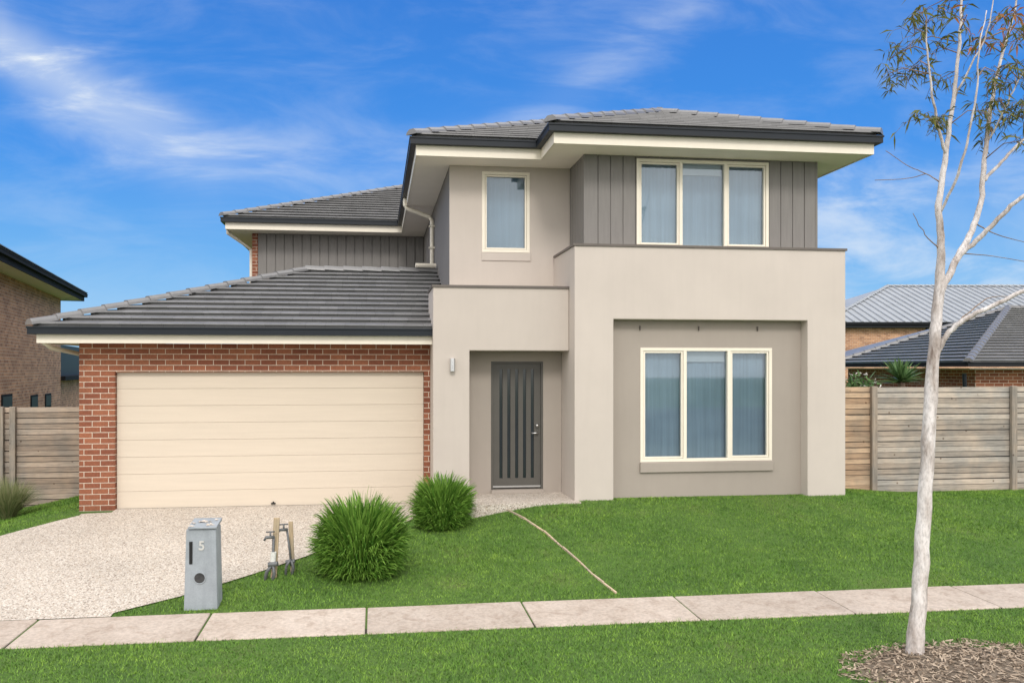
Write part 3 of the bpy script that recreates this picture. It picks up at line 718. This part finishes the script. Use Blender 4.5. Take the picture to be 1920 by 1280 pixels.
# ------------------------------------------------------------------ fences
def fence(name, label, x0, x1, Y, zb, zt, posts, mats, nb):
    f = thing(name, label, 'fence', ((x0+x1)/2, Y, zb), 'timber boundary fences beside the house')
    cuts = [x0]+[p for p in posts if x0 < p < x1]+[x1]; hb = (zt-zb)/nb
    for s_i, (a, b) in enumerate(zip(cuts[:-1], cuts[1:])):
        mb = MB()
        for i in range(nb):
            dz = random.uniform(-.005, .005); dy = random.uniform(-.007, .007); t1 = random.uniform(-.005, .005)
            y = Y+dy; z_a, z_b = zb+i*hb+.005+dz, zb+(i+1)*hb-.005+dz
            mb.add([(a+.004,y,z_a),(b-.004,y,z_a+t1),(b-.004,y+.02,z_a+t1),(a+.004,y+.02,z_a),(a+.004,y,z_b),(b-.004,y,z_b+t1),(b-.004,y+.02,z_b+t1),(a+.004,y+.02,z_b)],
                   [(0,3,2,1),(4,5,6,7),(0,1,5,4),(1,2,6,5),(2,3,7,6),(3,0,4,7)])
        mb.build('board_panel', mats[min(s_i, len(mats)-1)], f)
    for p in posts: MB().box(p-.048, p+.048, Y-.075, Y-.009, zb-.3, zt+.015).build('post', POSTM, f, bevel=.005)
    MB().box(x0, x1, Y+.03, Y+.06, zb, zt-.02).build('rail_backing', DARKIN, f)
    return f
fence('timber_fence', 'weathered horizontal board fence to the right of the house behind the gum tree', 7.43, 14.5, 12.6, .02, 1.87, [8.33, 10.92, 13.5], [FENCEB, FENCE], 20)
fence('timber_fence', 'brown horizontal board fence at left between garage and neighbouring brick house', -10.5, -4.55, 15.2, -.36, 1.49, [-8.9, -6.62, -6.42], [FENCEL], 19)
# ------------------------------------------------------------------ left neighbour
NG = 'neighbouring houses beyond the fences'
E1 = P(0, 462, 17.8); E2 = P(165, 552, 29.5); ez = 4.9
d2 = Vector((E2.x-E1.x, E2.y-E1.y)).normalized(); nr = Vector((d2.y, -d2.x))
e1 = Vector((E1.x, E1.y))-d2*5; e2 = Vector((E2.x, E2.y))
nb = thing('neighbour_house', 'tan brick two storey house at the left edge beyond the fence', 'house', (e1.x-4, e1.y+4, -.6), NG)
def t2(v): return (v.x, v.y)
wa, wb = e1+d2*.8-nr*.75, e2-d2*.9-nr*.75; wc, wd = wb-nr*9, wa-nr*9
MB().prism([t2(wa), t2(wb), t2(wc), t2(wd)], -1.5, ez-.24, 'z').build('wall', BRICKL, nb)
rect = [t2(e1), t2(e2), t2(e2-nr*10.5), t2(e1-nr*10.5)]
if sum(rect[i][0]*rect[(i+1) % 4][1]-rect[(i+1) % 4][0]*rect[i][1] for i in range(4)) < 0: rect = rect[::-1]
mb = MB(); ln = (e2-e1).length; r = 5.25
def q2(a, b): return t2(e1+d2*a-nr*b)
for pl, ep_, nv in (([q2(0,0), q2(ln,0), q2(ln-r,r), q2(r,r)], e1, -nr), ([q2(0,0), q2(r,r), q2(0,2*r)], e1, d2), ([q2(ln,0), q2(ln-r,r), q2(ln,2*r)], e2, -d2), ([q2(0,2*r), q2(r,r), q2(ln-r,r), q2(ln,2*r)], e1-nr*2*r, nr)):
    slope(mb, pl, t2(ep_), t2(nv), ez, .4)
nroof = mb.build('roof', TILE, nb)
mb = MB(); sweep(mb, rect, gprof(ez), True); mb.build('gutter', GUTTM, nroof)
mb = MB(); sweep(mb, rect, [(.106,ez-.04),(.106,ez-.26),(.13,ez-.26),(.13,ez-.04)], True); mb.build('fascia', GUTTM, nroof)
mb = MB().prism(inset(rect, .131), ez-.238, ez-.22, 'z'); mb.build('soffit', SOFF, nroof)
def onwall(px):
    k = (px-PX)/F; rt = (k*c_+s_)/(c_-k*s_)
    return (wa.x-rt*wa.y)/(rt*d2.y-d2.x)
for pa, pb2, za, zb2 in ((2, 22, 1.1, 1.50), (57, 70, .9, 1.38), (84, 95, .9, 1.36)):
    a, b = onwall(pa), onwall(pb2); m_ = MB(); pts = []
    for w_, o_ in ((a, .02), (b, .02), (b, -.05), (a, -.05)): pts.append(t2(wa+d2*w_+nr*o_))
    wn = m_.prism(pts, za, zb2, 'z').build('window', GUTTM, nb)
    pts = [t2(wa+d2*w_+nr*o_) for w_, o_ in ((a+.06, .03), (b-.06, .03), (b-.06, .021), (a+.06, .021))]
    MB().prism(pts, za+.06, zb2-.06, 'z').build('pane', BLACK, wn)
xa_, xb_ = wb+d2*.01, wb+d2*9.0
MB().prism([t2(xa_-nr*.25), t2(xb_-nr*.25), t2(xb_-nr*7), t2(xa_-nr*7)], -1.5, 1.75, 'z').build('rear_wall', BRICKL, nb)
rp = [t2(xa_+nr*.15), t2(xb_+nr*.15), t2(xb_-nr*7), t2(xa_-nr*7)]
MB().prism(rp, 1.75, 1.9, 'z').build('rear_gutter', GUTTM, nb)
MB().prism([t2(xa_-nr*.5), t2(xb_-nr*.5), t2(xb_-nr*7), t2(xa_-nr*7)], 1.9, 3.1, 'z').build('rear_glazing', BLACK, nb)
# ------------------------------------------------------------------ right neighbours
def poly_roof(mb, pts, gauge=.30, **kw):
    a, b = pts[0], pts[1]; d = (b-a); d.z = 0; d.normalize(); n = Vector((-d.y, d.x))
    top = max(pts[2:], key=lambda p: p.z); v = (Vector((top.x-a.x, top.y-a.y))).dot(n)
    if v < 0: n = -n; v = -v
    slope(mb, [(p.x, p.y) for p in pts], (a.x, a.y), (n.x, n.y), a.z, (top.z-a.z)/v, gauge, **kw)
r1 = thing('neighbour_house', 'single storey brick house with dark tiled hip roof just over the right fence', 'house', P(1850, 760, 22), NG)
ez1 = 2.34
Ae, Be, Ce = P(1560, 690, 27), P(1815, 682, 20), P(2150, 684, 20)
for q in (Ae, Be, Ce): q.z = ez1
ap, rg = P(1890, 578, 26.5), P(2250, 520, 26.5); rg.z = ap.z
mb = MB(); poly_roof(mb, [Ae, Be, ap]); poly_roof(mb, [Be, Ce, rg, ap])
Fe = Ce+Vector((1, 14, 0)); De = Ae+Vector((3, 8, 0))
mb.add([Ae, ap, De], [(0, 1, 2)]); mb.add([ap, rg, Fe, De], [(0, 1, 2, 3)])
rr1 = mb.build('roof', TILE, r1)
for a, b in ((Be, ap), (Ae, ap), (ap, rg)): mb = MB(); caps(mb, a, b); mb.build('ridge_cap', TILEC, rr1)
pth = [(Ae.x, Ae.y), (Be.x, Be.y), (Ce.x, Ce.y)]
mb = MB(); sweep(mb, pth, gprof(ez1), False); mb.build('gutter', GUTTM, rr1)
mb = MB(); sweep(mb, pth, [(.13, ez1-.15), (.13, ez1-.17), (.75, ez1-.17), (.75, ez1-.15)], False); mb.build('soffit', SOFF, rr1)
mb = MB(); sweep(mb, pth, [(.55, ez1-.16), (.55, -.8), (.8, -.8), (.8, ez1-.16)], False); mb.build('wall', BRICK, r1)
MB().tube([P(1808, 700, 20.35), P(1810, 740, 20.4)], .05, 8).build('downpipe', GUTT, r1)
r2 = thing('neighbour_house', 'tan brick two storey house with pale grey metal roof far behind at right', 'house', P(1750, 760, 42), NG)
Ae, Be = P(1545, 603, 40), P(2560, 603, 40); ez2 = 4.5; Ae.z = Be.z = ez2
ap, rg = P(1664, 537, 46), P(2100, 541, 46); rg.z = ap.z
mb = MB(); back = Vector((2.0, 14, 0))
mb.add([Ae, Be, rg, ap], [(0, 1, 2, 3)])
# raised ribs running up the metal sheets
ed = Vector((Be.x-Ae.x, Be.y-Ae.y)); el_ = ed.length; ed.normalize(); en = Vector((-ed.y, ed.x)); apu = (ap-Ae).to_2d().dot(ed); apv = (ap-Ae).to_2d().dot(en); rgu = (rg-Ae).to_2d().dot(ed)
u = .25
while u < el_-.25:
    vmx = apv*max(.01, min(1, u/max(apu, .1), (el_-u)/max(el_-rgu, .1))); sl = (ap.z-Ae.z)/apv
    def pt(uu, vv, dz): q = Ae.to_2d()+ed*uu+en*vv; return (q.x, q.y, Ae.z+sl*vv+dz)
    mb.add([pt(u-.05,0,.01), pt(u+.05,0,.01), pt(u+.05,vmx,.01), pt(u-.05,vmx,.01), pt(u-.03,0,.07), pt(u+.03,0,.07), pt(u+.03,vmx,.07), pt(u-.03,vmx,.07)], [(4,5,6,7),(0,1,5,4),(1,2,6,5),(2,3,7,6),(3,0,4,7)])
    u += .42
mb.add([Ae, ap, Ae+back], [(0, 1, 2)]); mb.add([ap, rg, Be+back, Ae+back], [(0, 1, 2, 3)]); mb.add([Be, rg, Be+back], [(0, 1, 2)])
rr2 = mb.build('roof', CLADROOF, r2)
for a, b in ((Ae, ap), (ap, rg)): mb = MB(); caps(mb, a, b); mb.build('ridge_cap', CLADROOF, rr2)
pth = [(Ae.x, Ae.y), (Be.x, Be.y)]
mb = MB(); sweep(mb, pth, gprof(ez2), False); mb.build('gutter', GUTTM, rr2)
mb = MB(); sweep(mb, pth, [(.11, ez2-.04), (.11, ez2-.28), (.55, ez2-.28), (.55, ez2-.04)], False); mb.build('fascia', GUTTM, rr2)
mb = MB(); sweep(mb, pth, [(.5, ez2-.2), (.5, -1.5), (8, -1.5), (8, ez2-.2)], False); mb.build('wall', BRICKL, r2)
MB().tube([P(1738, 606, 40.3), P(1738, 700, 40.3)], .06, 8).build('downpipe', GUTT, r2)
# plants behind right fence
yb = P(1690, 722, 14.6); yb.z = 1.93
n = 170; th = rng.uniform(0, 2*np.pi, n); el = rng.uniform(-.1, 1.35, n); ll = rng.uniform(.38, .54, n)
tip = np.stack([np.cos(th)*np.cos(el)*ll, np.sin(th)*np.cos(el)*ll, np.sin(el)*ll], 1)
mid = tip*.5; mid[:, 2] += .05
V, f = strips(np.array(yb)+tip*.05, np.array(yb)+mid, np.array(yb)+tip, np.full(n, .042), 4)
yk = thing('yucca_plant', 'spiky dark green rosette plant poking above the right fence', 'plant', (yb.x, yb.y, 0))
npmesh('leaves', V, f, YUC, yk)
MB().tube([(yb.x, yb.y, -.1), (yb.x+.03, yb.y, .7), (yb.x, yb.y, 1.95)], [.08, .06, .06], 8).build('stem', TWIG, yk)
fb = P(1612, 722, 14.4); fs_ = thing('flowering_shrub', 'small leafy shrub with white flowers showing over the right fence beside the house', 'shrub', (fb.x, fb.y, 0))
n = 1500; c0 = np.array([fb.x, fb.y, 1.60]); d = rng.normal(0, 1, (n, 3)); d /= np.linalg.norm(d, axis=1, keepdims=True)
p0 = c0+d*np.array([.40, .35, .48])*rng.uniform(.4, 1, (n, 1)); a = rng.normal(0, .06, (n, 3))
V, f = strips(p0, p0+a*.5+np.array([0, 0, .01]), p0+a, np.full(n, .035), 2); npmesh('leaves', V, f, YUC, fs_)
p0 = c0+d[:90]*np.array([.42, .36, .51])
V = np.stack([p0+rng.normal(0, .02, (90, 3)) for _ in range(4)], 1).reshape(-1, 3); kind(npmesh('flowers', V, np.arange(360).reshape(-1, 4), FLOWER, fs_), 'stuff')
MB().tube([(fb.x, fb.y, -.1), (fb.x, fb.y, 1.4)], .03, 6).build('stem', TWIG, fs_)
# ------------------------------------------------------------------ mulch
n = 9000; X = rng.uniform(3.7, 6.9, n); Y = rng.uniform(5.4, 7.2, n); k = inside_mulch(X, Y)
kk = (k < 1.0+.15*np.sin(X*7)*np.sin(Y*9)) & (rng.random(n) < 1.2-.55*k); X, Y, k = X[kk], Y[kk], k[kk]; n = len(X)
Zm = g(X, Y)+.05*np.clip(1-k, 0, 1)+rng.uniform(.002, .018, n)
an = rng.uniform(0, np.pi, n); ln = rng.uniform(.010, .034, n); wd_ = rng.uniform(.003, .009, n)
a3 = np.stack([np.cos(an)*ln, np.sin(an)*ln, rng.normal(0, .007, n)], 1); b3 = np.stack([-np.sin(an)*wd_, np.cos(an)*wd_, rng.normal(0, .003, n)], 1)
c3 = np.stack([X, Y, Zm], 1); V = np.stack([c3-a3-b3, c3+a3-b3*.6, c3+a3*.9+b3, c3-a3*.9+b3*.7], 1)
kind(npmesh('mulch', V, np.arange(n*4).reshape(-1, 4), CHIP), 'stuff', 'grey brown bark chips spread in a patch around the gum tree base', 'mulch')
R_ = 14; TT = 48; vs = [(5.25, 6.3, float(g(5.25, 6.3))+.05)]; fs = []
for i in range(1, R_+1):
    for j in range(TT):
        q = i/R_; a = 2*math.pi*j/TT; x = 5.25+1.15*q*math.cos(a)*(1+.06*math.sin(5*a)); y = 6.3+.68*q*math.sin(a)*(1+.06*math.sin(4*a))
        vs.append((x, y, float(g(x, y))+.05*(1-q*q)+.003-.01*(i == R_)))
for j in range(TT): fs.append((0, 1+j, 1+(j+1) % TT))
for i in range(R_-1):
    for j in range(TT): fs.append((1+i*TT+j, 1+(i+1)*TT+j, 1+(i+1)*TT+(j+1) % TT, 1+i*TT+(j+1) % TT))
mb = MB(); mb.add(vs, fs); kind(mb.build('mulch_bed', mottled('mulch_soil', (.17, .135, .10), .95, .35, 12, 70, .6), smooth=True), 'structure', 'low mound of brown soil under the bark chips', 'ground')
# ------------------------------------------------------------------ gum tree
tb = gp(1716, 1228); T0 = tb.x*s_+tb.y*c_
tree = thing('gum_tree', 'slender young gum tree with pale bark and sparse drooping leaves on the verge', 'tree', tb)
def spline(pts, sub=5):
    out = []
    for i in range(len(pts)-1):
        p0, p1, p2, p3 = pts[max(i-1, 0)], pts[i], pts[i+1], pts[min(i+2, len(pts)-1)]
        for k in range(sub):
            t = k/sub; out.append(tuple(.5*((2*b)+(-a+c)*t+(2*a-5*b+4*c-d)*t*t+(-a+3*b-3*c+d)*t**3) for a, b, c, d in zip(p0, p1, p2, p3)))
    out.append(tuple(pts[-1])); return out
samples = []
def limb(name, pts, mat=BARK, n=12, use=True):
    q = spline([(x, y, w*.84, d) for x, y, w, d in pts])
    P3 = [P(x, y, T0+d) for x, y, w, d in q]; R3 = [max(w, 1.2)/2*(T0+d)/F*random.uniform(.95, 1.05) for x, y, w, d in q]
    P3 = [p+Vector((random.gauss(0, .005), 0, 0)) for p in P3]
    o = MB().tube(P3, R3, n).build(name, mat, tree, smooth=True)
    if use: samples.extend([(p, r) for p, r in zip(P3, R3) if r < .03])
    return o
limb('trunk', [(1714,1245,50,0),(1716,1222,40,0),(1722,1130,33,0),(1730,1000,31,.02),(1738,880,29,.03),(1745,750,27,.04),(1752,640,25,.05),(1760,550,22,.06),(1765,460,16,.05),(1761,385,14,.03),(1774,285,11,0),(1786,200,9,-.05),(1797,100,7,-.1),(1803,0,5,-.12),(1812,-110,3,-.15)], n=18)
limb('branch', [(1760,556,15,.06),(1775,525,15,.1),(1796,480,14,.16),(1822,432,13,.2),(1838,380,12,.22),(1846,300,10,.25),(1858,200,8,.3),(1880,100,6,.35),(1902,20,4,.4),(1918,-80,3,.45)])
limb('branch', [(1796,482,11,.16),(1830,452,11,.1),(1865,418,10,0),(1905,378,9,-.1),(1960,340,7,-.2),(2020,290,5,-.3)])
limb('branch', [(1757,660,12,.05),(1780,622,12,0),(1815,595,11,-.08),(1860,574,10,-.15),(1920,545,9,-.25),(1990,520,6,-.3)])
limb('branch', [(1842,340,8,.24),(1872,310,7,.3),(1905,275,6,.4),(1950,235,4,.5)])
limb('branch', [(1774,290,7,0),(1760,240,6,-.1),(1748,180,5,-.2),(1740,110,4,-.25),(1735,40,3,-.3)])
limb('branch', [(1790,180,5,-.05),(1822,120,4,-.2),(1850,60,3,-.3),(1865,-20,2,-.35)])
limb('branch', [(1763,400,6,.03),(1790,340,6,-.15),(1812,270,5,-.3),(1830,180,4,-.4),(1836,90,3,-.45),(1850,20,2,-.5)])
limb('branch', [(1850,270,5,.27),(1880,215,4,.15),(1905,160,3,.05),(1935,110,2,0)])
for pts in ([(1768,345,3,0),(1735,325,2,.1),(1700,310,1.5,.2),(1662,283,1,.3)], [(1735,326,2,.1),(1700,335,1.5,.1),(1640,338,1,.1)], [(1830,420,3,.2),(1870,440,2,.3),(1925,455,1.2,.4)],
            [(1800,600,3,-.05),(1850,560,2,.1),(1900,556,1.2,.2)], [(1765,470,3,.05),(1735,440,2,0),(1712,400,1.3,-.1)], [(1800,475,2.5,.16),(1860,480,1.6,.3),(1930,492,1,.4)]):
    limb('branch', pts, TWIG, 6, use=False)
cl_ = [(1668,112,0),(1690,95,.2),(1655,150,-.1),(1700,140,.1),(1672,165,.3),(1715,70,-.2),(1745,105,0),(1752,160,.2),(1738,45,-.3),(1765,20,.1),(1722,30,.2),(1758,235,-.2),(1738,255,.1),(1716,228,0),
       (1800,40,-.2),(1850,70,.2),(1875,40,-.3),(1905,25,.1),(1890,85,.3),(1910,120,-.2),(1870,130,.1),(1905,165,.2),(1880,190,0),(1855,215,-.2),(1895,235,.2),(1915,205,0),(1862,250,.3),(1915,270,-.1),
       (1950,60,0),(1960,150,.2),(1940,230,.1),(1990,100,-.2),(1890,-30,.2),(1830,-40,0),(1770,-50,-.2),(1720,-30,.1),(1950,-50,.1),(1845,165,.05),(1925,75,-.3),(1885,150,-.35)]
leafV = []; leafO = []; tw = MB()
def leaf(p, d, L0, store):
    d = d.normalized(); sd = d.cross(Vector((random.gauss(0,1), random.gauss(0,1), random.gauss(0,1)))).normalized()
    w = L0*random.uniform(.05, .08); m_ = p+d*L0*.45+Vector((0, 0, .01))
    store.append([p, m_-sd*w, p+d*L0+Vector((0, 0, -.012)), m_+sd*w])
for cx, cy, cd in cl_:
    c = P(cx, cy, T0+cd)
    near = min(samples, key=lambda s: (s[0]-c).length+max(0, (s[0].z-c.z))*.6)
    a = near[0]; mid = (a+c)/2+Vector((random.gauss(0, .04), random.gauss(0, .04), .08))
    tw.tube([a, (a*.6+mid*.4), mid, (mid*.4+c*.6)+Vector((0,0,.02)), c], [.006, .0055, .0045, .0035, .0025], 5)
    for k in range(5):
        st = mid.lerp(c, random.uniform(.3, 1)); dv = Vector((random.gauss(0, 1), random.gauss(0, 1), random.gauss(.1, .6))).normalized()*random.uniform(.12, .26)
        e = st+dv; m2 = st+dv*.5+Vector((0, 0, .03)); e.z -= .03
        tw.tube([st, m2, e], [.003, .0022, .0012], 4)
        for j in range(random.randint(5, 9)):
            t = random.uniform(.15, 1.05); p = st.lerp(m2, t*2) if t < .5 else m2.lerp(e, (t-.5)*2)
            ld_ = Vector((random.gauss(0, .7)+dv.x*2, random.gauss(0, .7)+dv.y*2, random.gauss(-.55, .5)))
            orange = cx > 1780 and cy < 120 and random.random() < .35
            leaf(p, ld_, random.uniform(.08, .15), leafO if orange else leafV)
tw.build('twigs', TWIG, tree, smooth=True)
V = np.array([[tuple(v) for v in l] for l in leafV]); npmesh('crown', V, np.arange(len(V)*4).reshape(-1, 4), LEAF, tree)
V = np.array([[tuple(v) for v in l] for l in leafO]); o = npmesh('crown', V, np.arange(len(V)*4).reshape(-1, 4), LEAFO, tree); o['label'] = 'orange young leaves'
# ------------------------------------------------------------------ light
sd = Vector((-.10, -1.0, .80)).normalized()
su = bpy.data.lights.new('sun', 'SUN'); su.energy = 1.5; su.angle = math.radians(14); su.color = (1, .95, .89)
so = bpy.data.objects.new('sun', su); C.objects.link(so); so.rotation_euler = (-sd).to_track_quat('-Z', 'Y').to_euler(); so.location = (0, 0, 30)
w = bpy.data.worlds.new('World'); SC.world = w; w.use_nodes = True; nt = w.node_tree; nt.nodes.clear()
out = nt.nodes.new('ShaderNodeOutputWorld'); bg = nt.nodes.new('ShaderNodeBackground'); L(nt, bg.outputs[0], out.inputs[0])
sky = nt.nodes.new('ShaderNodeTexSky'); sky.sky_type = 'NISHITA'; sky.sun_disc = False
sky.sun_elevation = math.asin(sd.z); sky.sun_rotation = math.atan2(sd.x, sd.y)
skc = mixc(nt, 1, sky.outputs[0], (.10, .10, .10), 'MULTIPLY')
tc = nt.nodes.new('ShaderNodeTexCoord'); sp = nt.nodes.new('ShaderNodeSeparateXYZ'); L(nt, tc.outputs['Generated'], sp.inputs[0])
def M(op, a, b=None, c=None, clamp=False):
    n = nt.nodes.new('ShaderNodeMath'); n.operation = op; n.use_clamp = clamp
    for i, v in enumerate((a, b, c)):
        if v is None: continue
        if isinstance(v, (int, float)): n.inputs[i].default_value = v
        else: L(nt, v, n.inputs[i])
    return n.outputs[0]
def MR(v, a, b, lo=0, hi=1):
    n = nt.nodes.new('ShaderNodeMapRange'); n.interpolation_type = 'SMOOTHSTEP'; L(nt, v, n.inputs[0])
    n.inputs[1].default_value = a; n.inputs[2].default_value = b; n.inputs[3].default_value = lo; n.inputs[4].default_value = hi; return n.outputs[0]
ysafe = M('MAXIMUM', sp.outputs[1], .05)
a_ = M('DIVIDE', sp.outputs[0], ysafe); b_ = M('DIVIDE', sp.outputs[2], ysafe)
grad = ramp(nt, sp.outputs[2], [(0, (.40, .69, .95)), (.10, (.17, .49, .92)), (.24, (.045, .30, .87)), (.42, (.035, .22, .74))])
base = mixc(nt, .10, grad, skc)
cv = nt.nodes.new('ShaderNodeCombineXYZ'); L(nt, a_, cv.inputs[0]); L(nt, b_, cv.inputs[1])
mp = nt.nodes.new('ShaderNodeMapping'); mp.inputs['Rotation'].default_value = (0, 0, .38); mp.inputs['Scale'].default_value = (1.6, 5.0, 1); L(nt, cv.outputs[0], mp.inputs[0])
n1 = N(nt, 'ShaderNodeTexNoise', Scale=2.6, Detail=9, Roughness=.6, Distortion=.5); L(nt, mp.outputs[0], n1.inputs['Vector'])
n2 = N(nt, 'ShaderNodeTexNoise', Scale=3.5, Detail=5, Roughness=.55); L(nt, cv.outputs[0], n2.inputs['Vector'])
wisp = MR(n1.outputs[0], .40, .74)
bw2 = M('ADD', b_, M('MULTIPLY', M('SUBTRACT', n2.outputs[0], .5), .10))
dd = M('SUBTRACT', bw2, M('ADD', .245, M('MULTIPLY', M('MULTIPLY', M('SUBTRACT', a_, -.07), M('SUBTRACT', a_, -.07)), 1.0)))
st1 = M('MULTIPLY', M('EXPONENT', M('MULTIPLY', M('MULTIPLY', dd, dd), -700)), M('MULTIPLY', MR(a_, -.48, -.43), MR(a_, -.05, -.38, .14, 1)))
rt = M('MULTIPLY', MR(a_, .38, .62), MR(b_, .36, .16))
cov = M('ADD', M('ADD', .14, M('MULTIPLY', st1, 1.2)), M('MULTIPLY', rt, .50))
soft = MR(n2.outputs[0], .35, .8)
cl2 = M('ADD', M('MULTIPLY', wisp, cov), M('ADD', M('MULTIPLY', M('MULTIPLY', soft, rt), .40), M('MULTIPLY', st1, .46)), clamp=True)
base = mixc(nt, cl2, base, (.84, .90, .96))
n3 = N(nt, 'ShaderNodeTexNoise', Scale=2.2, Detail=6, Roughness=.6); L(nt, tc.outputs['Generated'], n3.inputs['Vector'])
ov = ramp(nt, n3.outputs[0], [(.3, (1.25, 1.24, 1.25)), (.6, (2.15, 2.10, 2.05))])  # bright unseen cloud behind the camera and overhead, added for neutral light
fb_ = M('MAXIMUM', MR(sp.outputs[1], .25, -.15), MR(sp.outputs[2], .55, .8))
base = mixc(nt, fb_, base, ov)
L(nt, base, bg.inputs[0]); bg.inputs[1].default_value = 1.0
# ------------------------------------------------------------------ camera
cam = bpy.data.cameras.new('camera'); co = bpy.data.objects.new('camera', cam); C.objects.link(co); SC.camera = co
co.location = (0, 0, H); co.rotation_euler = (math.pi/2, 0, -TH)
cam.sensor_width = 36; cam.lens = F/1920*36; cam.shift_x = (960-PX)/1920; cam.shift_y = (HY-640)/1920
cam.clip_start = .1; cam.clip_end = 2000
SC.view_settings.view_transform = 'Standard'; SC.view_settings.look = 'None'; SC.view_settings.exposure = 0
